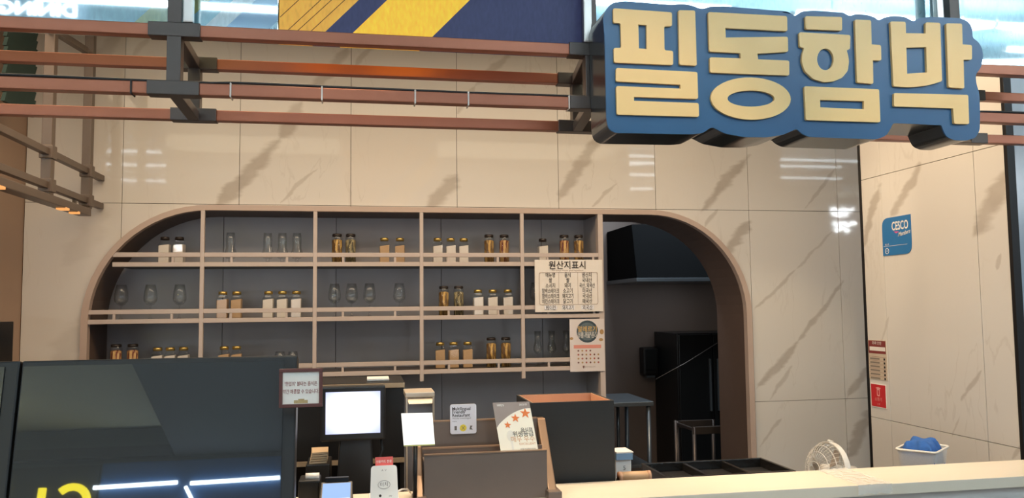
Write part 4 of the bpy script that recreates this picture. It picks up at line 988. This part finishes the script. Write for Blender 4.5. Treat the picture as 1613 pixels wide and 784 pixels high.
box('front_panel', (xl+.014, -2.352, 1.1), (xr-.013, -2.344, zf), M['stand'], t, .001)
box('front_lip', (xl+.014, -2.354, zf), (xr-.013, -2.340, zf+.003), M['bronze'], t)
z1_ = at(735, 703, y=-2.29).z
box('step_panel', (xl+.014, -2.290, 1.1), (xr-.013, -2.282, z1_-.004), M['stand'], t)
box('step_edge', (xl+.014, -2.292, z1_-.004), (xr-.03, -2.276, z1_), M['bronze'], t)
z2_ = at(735, 661, y=-2.225).z
box('back_panel', (xl+.014, -2.225, 1.1), (xr-.013, -2.217, z2_-.004), M['stand'], t)
box('back_edge', (xl+.014, -2.227, z2_-.004), (xr-.013, -2.211, z2_), M['bronze'], t)
box('inner_ledge', (xl+.014, -2.343, c_low-.006), (xr-.013, -2.291, c_low), M['stand'], t)
# blank white card leaning on the near side, its brightness added as emission
wy = -2.372
q = [at(632, 651, y=wy+.03), at(681, 650, y=wy+.03), at(685, 699, y=wy-.005), at(636, 701, y=wy-.005)]
t = thing('white_glow_card', 'blank white card with added glow propped against the display stand', 'light panel', (((q[2]+q[3])/2).x, wy, 1.1))
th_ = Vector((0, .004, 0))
M['cardwhite'] = emit('glowing_card_white', (1, .99, .93, 1), 1.15)
hexa('glow_face', [q[3], q[2], q[2]+th_, q[3]+th_, q[0], q[1], q[1]+th_, q[0]+th_], M['cardwhite'], t)
M['limeedge'] = mat('lime_edge', rgb(214, 214, 130), .4)
hexa('panel_edge', [q[3]-Vector((0, 0, .003)), q[2]-Vector((0, 0, .003)), q[2]+th_*1.5-Vector((0, 0, .003)), q[3]+th_*1.5-Vector((0, 0, .003)), q[3], q[2], q[2]+th_*1.5, q[3]+th_*1.5], M['limeedge'], t)
pc = (q[2]+q[3])/2
tube('prop', [(pc.x-.01, pc.y+.006, pc.z), (pc.x-.012, pc.y+.012, 1.1)], .006, M['blacktrim'], t)
box('prop_foot', (pc.x-.035, pc.y-.012, 1.1), (pc.x+.012, pc.y+.02, 1.104), M['blacktrim'], t)
# multilingual card
cy_ = -2.230
a2 = at(709, 637, y=cy_); b2 = at(750.5, 682, y=cy_)
t = thing('multilingual_card', 'rounded white card with small black print and yellow dot on the stand', 'card', ((a2.x+b2.x)/2, cy_, b2.z))
cwid, chei = b2.x-a2.x, a2.z-b2.z
prism('card', round_poly(rect(0, 0, cwid, chei), .007, 5), [], lambda u, v: (a2.x+u, cy_-.0015, b2.z+v), lambda u, v: (a2.x+u, cy_+.0025, b2.z+v), mat('card_white', rgb(226, 222, 228), .4, var=.02), t)
org = Vector((a2.x, cy_-.0015, b2.z))
lettering('card_title', [('Multilingual', cwid*.07, chei*.85, .0128, 'LEFT', .92), ('Friendly', cwid*.07, chei*.74, .0128, 'LEFT', .92), ('Restaurant', cwid*.07, chei*.63, .0128, 'LEFT', .92)], org, R_, U_, M['ink'], t, .0005, .012)
lettering('card_small_text', [('We are a multilingual', cwid*.08, chei*.53, .0062, 'LEFT', 1), ('menu', cwid*.08, chei*.43, .0058, 'LEFT', 1)], org, R_, U_, M['greyink'], t, .0005)
decal('yellow_dot', circ(cwid*.49, chei*.20, cwid*.13, 20), org, R_, U_, mat('yellow_ink', rgb(236, 210, 70), .4), t, .0005)
M['bink'] = M['ink']
decal('cup_icon', rect(cwid*.16, chei*.13, cwid*.25, chei*.27), org, R_, U_, M['greyink'], t, .0005)
for an in (-.7, .7):
    c_, s_ = math.cos(an), math.sin(an); L_ = cwid*.085
    decal('cutlery_icon', [(cwid*.49-s_*L_-.0006*c_, chei*.20-c_*L_+.0006*s_), (cwid*.49-s_*L_+.0006*c_, chei*.20-c_*L_-.0006*s_), (cwid*.49+s_*L_+.0006*c_, chei*.20+c_*L_-.0006*s_), (cwid*.49+s_*L_-.0006*c_, chei*.20+c_*L_+.0006*s_)], org, R_, U_, M['greyink'], t, .0009)
decal('bell_icon', [(cwid*.73, chei*.14), (cwid*.86, chei*.13), (cwid*.80, chei*.20), (cwid*.85, chei*.26), (cwid*.76, chei*.27)], org, R_, U_, M['greyink'], t, .0005)
# hygiene certificate leaning back in the stand
yb2, yt2 = -2.338, -2.285
c00 = at(789.5, 714, y=yb2); c10 = at(848.5, 712, y=yb2); c11 = at(838, 633, y=yt2); c01 = at(776, 634, y=yt2)
U2 = ((c01+c11)/2-(c00+c10)/2); hh = U2.length; U2.normalize(); R2 = Vector((1, 0, 0)); ww = (c10-c00).length*1.0
t = thing('hygiene_certificate', 'leaning cream certificate with three orange stars and grey corner', 'certificate', ((c00.x+c10.x)/2, yb2, c_low))
hh0 = hh; o0 = Vector((c00.x, yb2, c00.z)); 
sh = (c01.x-c00.x)/hh        # the sheet stands a little askew
U2 = (c01-c00); hh = U2.length; U2.normalize(); R2 = (c10-c00); ww = R2.length; R2.normalize(); R2 = Vector((1, 0, 0)); 
N2 = R2.cross(U2).normalized()
M['certcream'] = mat('certificate_cream', rgb(246, 236, 216), .5, var=.02)
ext = Vector((c00.x-c01.x, 0, 0)); low = -.006
def CP(u, v, o=0): return o0+R2*u+U2*v+N2*o
hexa('sheet', [CP(0, low, 0), CP(ww, low, 0), CP(ww, low, -.002), CP(0, low, -.002), CP(0, hh, 0), CP(ww, hh, 0), CP(ww, hh, -.002), CP(0, hh, -.002)], M['certcream'], t)
gpoly = [(0, hh), (0, hh*.50)]+[(ww*u_, hh*(.50+.37*math.sin(min(u_, 1)*math.pi/2)**.8)) for u_ in [k/14 for k in range(1, 15)]]+[(ww, hh)]
decal('grey_corner', gpoly, o0, R2, U2, mat('print_grey', rgb(146, 132, 126), .5), t, .0004)
def star(u, v, r): return [(u+(r if k % 2 == 0 else r*.42)*math.sin(math.pi*k/5+.12), v+(r if k % 2 == 0 else r*.42)*math.cos(math.pi*k/5+.12)) for k in range(10)]
M['orange'] = mat('print_orange', rgb(226, 120, 52), .5)
for u_, v_, r_ in ((.30, .545, .0105), (.54, .675, .0130), (.83, .765, .0155)): decal('star', star(ww*u_, hh*v_, r_), o0, R2, U2, M['orange'], t, .0007)
lettering('certificate_title', [('음식점', ww*.95, hh*.435, .0125, 'RIGHT', 1), ('위생등급', ww*.96, hh*.355, .0165, 'RIGHT', 1)], o0, R2, U2, M['ink'], t, .0005, .012)
lettering('certificate_grade', [('매우 우수', ww*.97, hh*.255, .0175, 'RIGHT', 1), ('EXCELLENT', ww*.97, hh*.165, .0085, 'RIGHT', 1.05)], o0, R2, U2, mat('print_orange_text', rgb(206, 150, 96), .5), t, .0005, .004)
lettering('certificate_small_print', [('MFDS', ww*.10, hh*.94, .008, 'LEFT', 1), ('2022.05', ww*.92, hh*.94, .007, 'RIGHT', 1)], o0, R2, U2, M['wink'], t, .0009)
lettering('certificate_footer', [('식품의약품안전처', ww*.52, hh*.06, .006, 'LEFT', 1)], o0, R2, U2, M['greyink'], t, .0005)
decal('spoon_print', circ(ww*.34, hh*.33, ww*.11, 20, hh*.11), o0, R2, U2, mat('print_pale_grey', rgb(232, 224, 210), .5), t, .0004)  # pale spoon motif printed on the sheet
decal('spoon_handle_print', rect(ww*.31, hh*.02, ww*.36, hh*.24), o0, R2, U2, mat('print_pale_grey_2', rgb(234, 226, 212), .5), t, .0005)
# black open box with kraft inside
by0, by1 = -2.165, -1.93
a2 = at(836, 634, y=by0); b2 = at(967, 630.5, y=by0); bz = (a2.z+b2.z)/2
t = thing('black_open_box', 'large black ribbed open-topped box lined in kraft beside the certificate', 'box', ((a2.x+b2.x)/2, -2.05, .931))
M['kraft'] = mat('kraft_lining', rgb(196, 150, 118), .6, var=.06)
M['ribbed'] = mat('black_ribbed', rgb(30, 29, 28), .6, var=.3, scale=40, stretch=(.2, .2, 14))
w2 = .007
for nm, lo, hi in (('front_wall', (a2.x, by0, .931), (b2.x, by0+w2, bz)), ('rear_wall', (a2.x, by1-w2, .931), (b2.x, by1, bz)), ('end_wall', (a2.x, by0+w2, .931), (a2.x+w2, by1-w2, bz)), ('end_wall', (b2.x-w2, by0+w2, .931), (b2.x, by1-w2, bz)), ('bottom', (a2.x, by0, .931), (b2.x, by1, .938))):
    box(nm, lo, hi, M['ribbed'], t, .001)
for nm, lo, hi in (('lining', (a2.x+w2, by1-w2-.003, .94), (b2.x-w2, by1-w2, bz-.001)), ('lining', (a2.x+w2, by0+w2, .94), (b2.x-w2, by0+w2+.003, bz-.001)), ('lining', (a2.x+w2, by0+w2+.003, .94), (a2.x+w2+.003, by1-w2-.003, bz-.001)), ('lining', (b2.x-w2-.003, by0+w2+.003, .94), (b2.x-w2, by1-w2-.003, bz-.001)), ('lining', (a2.x+w2+.003, by0+w2+.003, .94), (b2.x-w2-.003, by1-w2-.003, bz-.045))):
    box(nm, lo, hi, M['kraft'], t)
# things beside the box
a2 = at(971, 712, y=-1.98); b2 = at(996, 744, y=-1.98)
t = thing('blue_carton', 'small white and pale blue carton beside the black box', 'carton', ((a2.x+b2.x)/2, -1.95, .931))
M['paleblue'] = mat('pale_blue', rgb(124, 156, 184), .5)
box('carton_body', (a2.x, -1.97, .931), (b2.x, -1.90, a2.z-.004), M['white'], t, .001)
box('blue_sleeve', (a2.x-.001, -1.982, a2.z-.026), (b2.x+.002, -1.899, a2.z-.004), M['paleblue'], t, .001)
box('white_flap', (a2.x-.001, -1.984, a2.z-.004), (b2.x+.004, -1.90, a2.z), M['white'], t)
lettering('carton_mark', [('5', (b2.x-a2.x)*.55, (a2.z-b2.z)*.2, .02, 'CENTER', 1)], Vector((a2.x, -1.97, b2.z)), R_, U_, M['ink'], t)
a2 = at(974, 747, y=-2.12); b2 = at(1024, 749, y=-2.12)
t = thing('cardboard_tube', 'short tan tube lying behind the ledge next to the black box', 'tube', ((a2.x+b2.x)/2, -2.12, 1.04))
zc_ = at(1000, 750, y=-2.12).z
bm = bmesh.new(); bm_tube(bm, [(a2.x, -2.12, zc_), (b2.x, -2.12, zc_)], .016, 16); from_bm('tube', bm, mat('tan_tube', rgb(206, 164, 124), .5), t, True)
for xx in (a2.x+.005, b2.x-.005): bm = bmesh.new(); bm_tube(bm, [(xx-.005, -2.12, zc_), (xx+.005, -2.12, zc_)], .0168, 16); from_bm('end_cap', bm, M['kraft'], t, True)
box('cradle', (a2.x, -2.145, .931), (b2.x, -2.095, zc_-.008), M['work'], t, .002)
# three compartment tray
ty0, ty1, tz1 = -1.98, -1.73, 1.055
xa_, xb_ = 2.27, 2.74
t = thing('compartment_tray', 'black three-compartment tray on the work counter before the doorway', 'tray', ((xa_+xb_)/2, (ty0+ty1)/2, .931))
M['blackgloss'] = mat('black_gloss', rgb(34, 31, 29), .22, var=.1)
box('tray_floor', (xa_, ty0, .931), (xb_, ty1, .94), M['blackgloss'], t)
for y in (ty0, ty1-.012): box('long_wall', (xa_, y, .94), (xb_, y+.012, tz1), M['blackgloss'], t, .003)
for k in range(4):
    x = xa_+(xb_-xa_-.012)*k/3; box('divider', (x, ty0+.012, .94), (x+.012, ty1-.012, tz1-(0 if k in (0, 3) else .004)), M['blackgloss'], t, .002)
for k in range(3):
    x = xa_+.02+(xb_-xa_-.012)*k/3
    box('insert', (x, ty0+.02, .945), (x+(xb_-xa_)/3-.024, ty1-.02, tz1-.03), M['black'], t, .003)

# ------------------------------------------------------------------ fan
fc = at(1306, 760, y=-1.36); fcz = at(1310, 697, y=-1.36).z
FR = .12; fcz -= FR
t = thing('desk_fan', 'white fan with round wire cage seen nearly edge-on behind the ledge', 'fan', (fc.x, -1.36, 0))
M['fanwhite'] = mat('fan_white', rgb(244, 240, 232), .35, var=.02)
M['fangrey'] = mat('fan_grey_blade', rgb(176, 164, 150), .3, var=.05)
fax = Vector((-.98, -.10, .12)).normalized()      # direction the fan blows
fs = fax.cross(Vector((0, 0, 1))).normalized(); fu = fs.cross(fax).normalized(); fo = Vector((fc.x, -1.36, fcz))
def FP(r, a, d): return fo+fs*(r*math.cos(a))+fu*(r*math.sin(a))+fax*d
bm = bmesh.new()
n_ = 40
for k in range(n_):
    a0, a1 = 2*math.pi*k/n_, 2*math.pi*(k+1)/n_
    v = [bm.verts.new(FP(r, a_, d)) for a_ in (a0, a1) for r, d in ((FR, -.013), (FR+.004, -.013), (FR+.004, .013), (FR, .013))]
    for i in range(4): j = (i+1) % 4; bm.faces.new((v[i], v[j], v[4+j], v[4+i]))
bmesh.ops.remove_doubles(bm, verts=bm.verts, dist=1e-5)
from_bm('rim_band', bm, M['fanwhite'], t)
def cage(name, sgn, dep):
    bm = bmesh.new()
    for k in range(36):
        a_ = 2*math.pi*k/36
        bm_tube(bm, [FP(FR*math.cos(q_), a_, sgn*dep*math.sin(q_)**.9 if q_ else 0) for q_ in (0, .35, .7, 1.05, 1.35)], .0011, 4)
    for rr in (.3, .65, .88):
        q_ = math.acos(rr); bm_tube(bm, [FP(FR*rr, 2*math.pi*k/32, sgn*dep*math.sin(q_)**.9) for k in range(32)], .0016, 5, True)
    o = from_bm(name, bm, M['fanwhite'], t, True); o['kind'] = 'stuff'; return o
cage('front_cage', 1, .075); cage('rear_cage', -1, .055)
for k in range(3):
    a0 = 2*math.pi*k/3; bm = bmesh.new()
    vv = [bm.verts.new(FP(r_, a0+da, d_)) for r_, da, d_ in ((.02, -.5, -.012), (.055, -.55, -.02), (.10, -.45, -.02), (.108, .1, .0), (.095, .55, .02), (.05, .5, .02), (.02, .5, .012))]
    bm.faces.new(vv); r2 = bmesh.ops.extrude_face_region(bm, geom=list(bm.faces)); bmesh.ops.translate(bm, verts=[g for g in r2['geom'] if isinstance(g, bmesh.types.BMVert)], vec=fax*.003)
    from_bm('blade', bm, M['fangrey'], t)
bm = bmesh.new(); bm_tube(bm, [FP(0, 0, -.13), FP(0, 0, -.05), FP(0, 0, .03)], .03, 16); from_bm('motor', bm, M['fanwhite'], t, True)
tp_ = FP(FR+.004, math.pi/2, 0)
tube('rim_clip', [tp_-fax*.012, tp_+fax*.012+Vector((0, 0, .004))], .006, M['fanwhite'], t)
mb = FP(0, 0, -.09)
tube('pole', [(mb.x, mb.y, .03), (mb.x, mb.y, mb.z)], .014, M['fanwhite'], t, 12)
lathe('base', [(0, 0), (.12, 0), (.125, .012), (.1, .028), (.02, .04), (0, .04)], (mb.x, mb.y, 0), M['fanwhite'], t, 28)

# ------------------------------------------------------------------ plastic basket with blue cloth
ky = -1.93
a2 = at(1412, 709, y=ky); b2 = at(1501, 709, y=ky); a2.x += .028; b2.x += .028; kz = at(1455, 711, y=ky).z+.004
xm = (a2.x+b2.x)/2; hx = (b2.x-a2.x)/2
t = thing('plastic_basket', 'translucent white plastic basket on the work counter by the fin wall', 'basket', (xm, ky+.02, .931))
M['milky'], nt, b = nt_new('milky_plastic')
b.inputs['Base Color'].default_value = (.92, .89, .82, 1); b.inputs['Roughness'].default_value = .35; b.inputs['Transmission Weight'].default_value = .0
tr = nt.nodes.new('ShaderNodeBsdfTransparent'); ms = nt.nodes.new('ShaderNodeMixShader'); nz_ = nt.nodes.new('ShaderNodeTexNoise'); nz_.inputs['Scale'].default_value = 30
mr_ = nt.nodes.new('ShaderNodeMapRange'); mr_.inputs['To Min'].default_value = .26; mr_.inputs['To Max'].default_value = .36
nt.links.new(nz_.outputs['Fac'], mr_.inputs['Value']); nt.links.new(mr_.outputs[0], ms.inputs[0]); nt.links.new(b.outputs[0], ms.inputs[1]); nt.links.new(tr.outputs[0], ms.inputs[2]); nt.links.new(ms.outputs[0], nt.nodes['Material Output'].inputs[0])
ang = math.radians(38)
def KB(u, v, z): return Vector((xm+u*math.cos(ang)-v*math.sin(ang), ky+.05+u*math.sin(ang)+v*math.cos(ang), z))
bu, bv = .088, .066
bm = bmesh.new(); rings = []
for s, z in ((.74, .931), (.78, .935), (1.0, kz)):
    rings.append([bm.verts.new(KB(p[0], p[1], z)) for p in round_poly([(-bu*s, -bv*s), (bu*s, -bv*s), (bu*s, bv*s), (-bu*s, bv*s)], .02, 4)])
for A, B in zip(rings, rings[1:]):
    for k in range(len(A)): bm.faces.new((A[k], A[(k+1) % len(A)], B[(k+1) % len(A)], B[k]))
bm.faces.new(rings[0]); from_bm('tub', bm, M['milky'], t, True)
pts = [KB(p[0], p[1], kz) for p in round_poly([(-bu*1.03, -bv*1.03), (bu*1.03, -bv*1.03), (bu*1.03, bv*1.03), (-bu*1.03, bv*1.03)], .02, 4)]
tube('rim', pts, .0045, mat('rim_plastic', rgb(226, 220, 208), .35, var=.02), t, 8, True)
M['cloth'] = mat('blue_cloth', rgb(44, 92, 160), .9, var=.25, scale=60, bump=.6)
bm = bmesh.new(); nu, nv = 22, 16; top = []
c_top = at(1468, 700, y=ky+.05)
for j in range(nv+1):
    row_ = []
    for i in range(nu+1):
        u = -1+2*i/nu; v = -1+2*j/nv
        e = max(abs(u), abs(v)); f = max(0, 1-max(0, e-.55)/.45)
        z = kz-.06+(.09+.006*math.sin(u*3.2+v*2)+.004*math.sin(v*6-u*5)+.008*(-u))*(f**.35)
        p = KB(u*bu*.88+.004*math.sin(v*9), v*bv*.88+.004*math.sin(u*8), z); row_.append(bm.verts.new(p))
    top.append(row_)
for j in range(nv):
    for i in range(nu): bm.faces.new((top[j][i], top[j][i+1], top[j+1][i+1], top[j+1][i]))
bot = [[bm.verts.new((v.co.x, v.co.y, .945)) for v in row_] for row_ in top]
for j in range(nv):
    for i in range(nu): bm.faces.new((bot[j][i], bot[j+1][i], bot[j+1][i+1], bot[j][i+1]))
for i in range(nu):
    bm.faces.new((top[0][i], bot[0][i], bot[0][i+1], top[0][i+1])); bm.faces.new((top[nv][i], top[nv][i+1], bot[nv][i+1], bot[nv][i]))
for j in range(nv):
    bm.faces.new((top[j][0], top[j+1][0], bot[j+1][0], bot[j][0])); bm.faces.new((top[j][nu], bot[j][nu], bot[j+1][nu], top[j+1][nu]))
tag(from_bm('folded_cloth', bm, M['cloth'], None, True), 'bunched blue cloth heaped in the translucent plastic basket', 'cloth')

# ------------------------------------------------------------------ beyond the fin wall
t = thing('glass_partition', 'blue-grey glass partition in dark frame beyond the fin wall', 'partition', (4.3, -1.9, 0))
M['parting'] = mat('partition_glass', rgb(120, 134, 150), .08, var=.04, scale=2, spec=.8)
box('pane', (3.90, -1.905, .06), (4.85, -1.895, WTOP-.03), M['parting'], t)
for lo, hi in (((3.885, 0), (3.91, WTOP-.001)), ((4.84, 0), (4.87, WTOP-.001)), ((3.91, 0), (4.84, .07)), ((3.91, WTOP-.05), (4.84, WTOP-.001))):
    box('frame_bar', (lo[0], -1.915, lo[1]), (hi[0], -1.885, hi[1]), M['blacktrim'], t, .002)

# ------------------------------------------------------------------ the concourse behind the camera (seen only in reflections)
M['concceil'] = mat('concourse_ceiling', rgb(196, 226, 238), .8, var=.12, scale=2)
M['concfar'] = mat('concourse_far_ceiling', rgb(204, 200, 178), .8, var=.08, scale=2)
M['concwall'] = mat('concourse_wall', rgb(84, 90, 92), .6, var=.1, scale=1)
M['soffit'] = mat('concourse_soffit', rgb(48, 50, 54), .7, var=.1, scale=1)
CZ = 3.62
struct(box('ceiling_concourse', (-9, -8.2, CZ), (12, -2.36, CZ+.1), M['concceil']), 'pale blue-white ceiling of the concourse')
struct(box('ceiling_concourse_far', (-9, -13, CZ), (12, -8.2, CZ+.1), M['concfar']), 'grey ceiling of the far side of the concourse')
struct(box('wall_concourse', (-9, -13.1, 0), (12, -13, CZ), M['concwall']), 'grey wall across the concourse')
struct(hexa('trim_3', [(-1.35, -12.99, 3.2), (9, -12.99, 3.2), (9, -8.4, 3.3), (-.85, -8.4, 3.3), (-1.35, -12.99, CZ-.001), (9, -12.99, CZ-.001), (9, -8.4, CZ-.001), (-.85, -8.4, CZ-.001)], M['soffit']), 'dark soffit of the concourse')
struct(box('trim_4', (-9, -12.99, 3.2), (-1.36, -12.85, 3.34), M['soffit']), 'dark ledge across the concourse')
M['tubelight'] = emit('tube_light', (.78, .92, 1, 1), 22)
def tube_lamp(p, q, label, drop=True):
    p = Vector(p); q = Vector(q); d = (q-p).normalized()
    t = thing('tube_light', label, 'lamp', tuple((p+q)/2), 'concourse tube lights')
    tube('lamp_tube', [p, q], .016, M['tubelight'], t, 10)
    for e, s_ in ((p, -1), (q, 1)): tube('end_cap', [e, e+d*s_*.03], .018, M['silver'], t, 10)
    if drop:
        for k in (.15, .85):
            m_ = p.lerp(q, k); tube('suspension', [m_+Vector((0, 0, .016)), (m_.x, m_.y, CZ)], .004, M['silver'], t, 6)
rown = {-4.92: 'nearest the shop', -5.36: 'second from the shop', -6.3: 'third from the shop', -7.6: 'farthest from the shop'}
for y in (-4.92, -5.36, -6.3, -7.6):
    for k in range(6):
        x0 = -5.05+2.2*k+{-4.92: .25, -5.36: 0, -6.3: .6, -7.6: .3}[y]
        if y == -4.92 and k < 3: continue
        tube_lamp((x0, y, CZ-.13), (x0+1.75, y, CZ-.13), 'suspended white tube light %s in the concourse row %s' % (ordn[k], rown[y]))
for k, (x0, y0_, x1, y1_) in enumerate(((3.3, -5.12, 4.5, -4.98), (4.3, -5.28, 5.3, -4.75), (4.9, -4.72, 6.0, -4.80), (5.3, -5.6, 6.5, -5.35))):
    tube_lamp((x0, y0_, CZ-.2), (x1, y1_, CZ-.2), 'skewed white tube light %s in the zigzag cluster of the concourse' % ordn[k])
def mirF(px, py, Y):
    v = at(px, py, y=2*(YP-.006)-Y); return Vector((v.x, Y, v.z))
# lit word sign hanging in the concourse, facing the shop (mirrored in the fascia glass)
DY = -5.62
d0 = mirF(0, 2, DY); d1 = mirF(127, 27, DY)
t = thing('hanging_word_sign', 'hanging white lit word sign in the concourse facing the shop', 'sign', ((d0.x+d1.x)/2-.1, DY, d1.z))
box('sign_board', (d0.x-.5, DY-.05, d1.z-.03), (d1.x+.04, DY-.006, d0.z+.03), M['bluegrey'], t, .004)
M['whitelit'] = emit('white_lit_letter', (.92, .98, 1, 1), 6)
lettering('lit_letters', [('DINING', .02, (d0.z-d1.z)*.5, (d0.z-d1.z)*1.5, 'LEFT', 1.15)], (d1.x, DY-.006, d1.z), (-1, 0, 0), (0, 0, 1), M['whitelit'], t, .004, .03)
for xx in (d0.x-.3, d1.x-.05): tube('suspension', [(xx, DY-.02, d0.z+.02), (xx, DY-.02, CZ)], .006, M['silver'], t, 6)
# shop front across the concourse: blue band with tubes, yellow lit shapes
OY = -12.84
t = thing('opposite_shop_band', 'blue lit shop band across the concourse', 'sign', (-1, OY, 1.9))
box('blue_band', (-2.25, OY-.06, 1.9), (.55, OY, 3.12), mat('band_blue', rgb(40, 86, 140), .5), t, .01)
for x0, x1 in ((-2.31, -1.25), (-1.08, .10)): tube('band_tube', [(x0, OY+.06, 2.79), (x1, OY+.06, 2.81)], .026, M['tubelight'], t, 10)
tube('band_tube', [(-1.14, OY+.06, 2.75), (-1.0, OY+.06, 2.5)], .022, M['tubelight'], t, 10)
t = thing('yellow_lit_sign', 'yellow glowing sign of round and upright strokes across the concourse', 'sign', (-2.8, OY, 2.3))
M['yellit'] = emit('yellow_lit', (1, .80, .02, 1), 7)
box('sign_back', (-3.6, OY-.06, 2.2), (-2.28, OY-.01, 3.1), M['soffit'], t)
tube('round_stroke', [(-2.58+.20*math.cos(a_), OY+.03, 2.62+.20*math.sin(a_)) for a_ in [math.radians(d_) for d_ in range(-60, 150, 15)]], .05, M['yellit'], t, 10)
tube('upright_stroke', [(-2.95, OY+.03, 2.34), (-2.95, OY+.03, 2.82)], .05, M['yellit'], t, 10)
tube('upright_stroke', [(-3.46, OY+.03, 2.34), (-3.46, OY+.03, 2.93)], .05, M['yellit'], t, 10)
t = thing('yellow_lightbox', 'yellow lightbox over a small white lit panel on the far wall', 'sign', (-4.0, -12, 2.8))
box('housing', (-4.26, -12.2, 2.78), (-3.70, -12.01, 3.45), M['soffit'], t)
box('yellow_face', (-4.2, -12.01, 3.06), (-3.74, -12.0, 3.40), emit('yellow_face', (1, .86, .1, 1), 34), t)
box('white_face', (-3.93, -12.01, 2.83), (-3.74, -12.0, 2.96), emit('white_face', (.85, .92, 1, 1), 60), t)
tube('suspension', [(-4.0, -12.1, 3.44), (-4.0, -12.1, CZ)], .01, M['silver'], t)
M['neon'] = emit('neon_white', (.9, .96, 1, 1), 90)
t = thing('white_neon_waves', 'white neon wave strokes hanging far along the concourse', 'lamp', (10.1, -9, 2.9))
for k, zz in enumerate((3.36, 3.27, 3.10, 3.0)):
    tube('neon_stroke', [(9.82+.05*i+.02*k, -9.0, zz+.035*math.sin(i*1.5+k)) for i in range(10 if k % 2 == 0 else 7)], .026, M['neon'], t, 8)
box('neon_back', (9.75, -9.1, 2.9), (10.45, -9.04, 3.5), M['bluegrey'], t)
tube('suspension', [(10.1, -9.07, 3.5), (10.1, -9.07, CZ)], .01, M['silver'], t)

M['fillglow'] = emit('fill_glow_panel', (.86, .94, 1, 1), 5)  # glowing panels added as low fill for the niche and counter
for k, (x0, x1) in enumerate(((-8.2, -5.6), (-5.2, -2.9), (-1.6, .9), (3.2, 5.4))):
    t = thing('fill_glow_panel', 'added glowing fill panel %s along the far side of the concourse' % ordn[k], 'fill panel', ((x0+x1)/2, -12.95, .5), 'added fill panels across the concourse')
    box('fill_sheet', (x0+.05, -12.96, .55), (x1-.05, -12.95, 2.0), M['fillglow'], t)
    for lo, hi in (((x0, .5), (x0+.05, 2.05)), ((x1-.05, .5), (x1, 2.05)), ((x0+.05, .5), (x1-.05, .55)), ((x0+.05, 2.0), (x1-.05, 2.05))):
        box('frame_bar', (lo[0], -12.99, lo[1]), (hi[0], -12.92, hi[1]), M['blacktrim'], t)
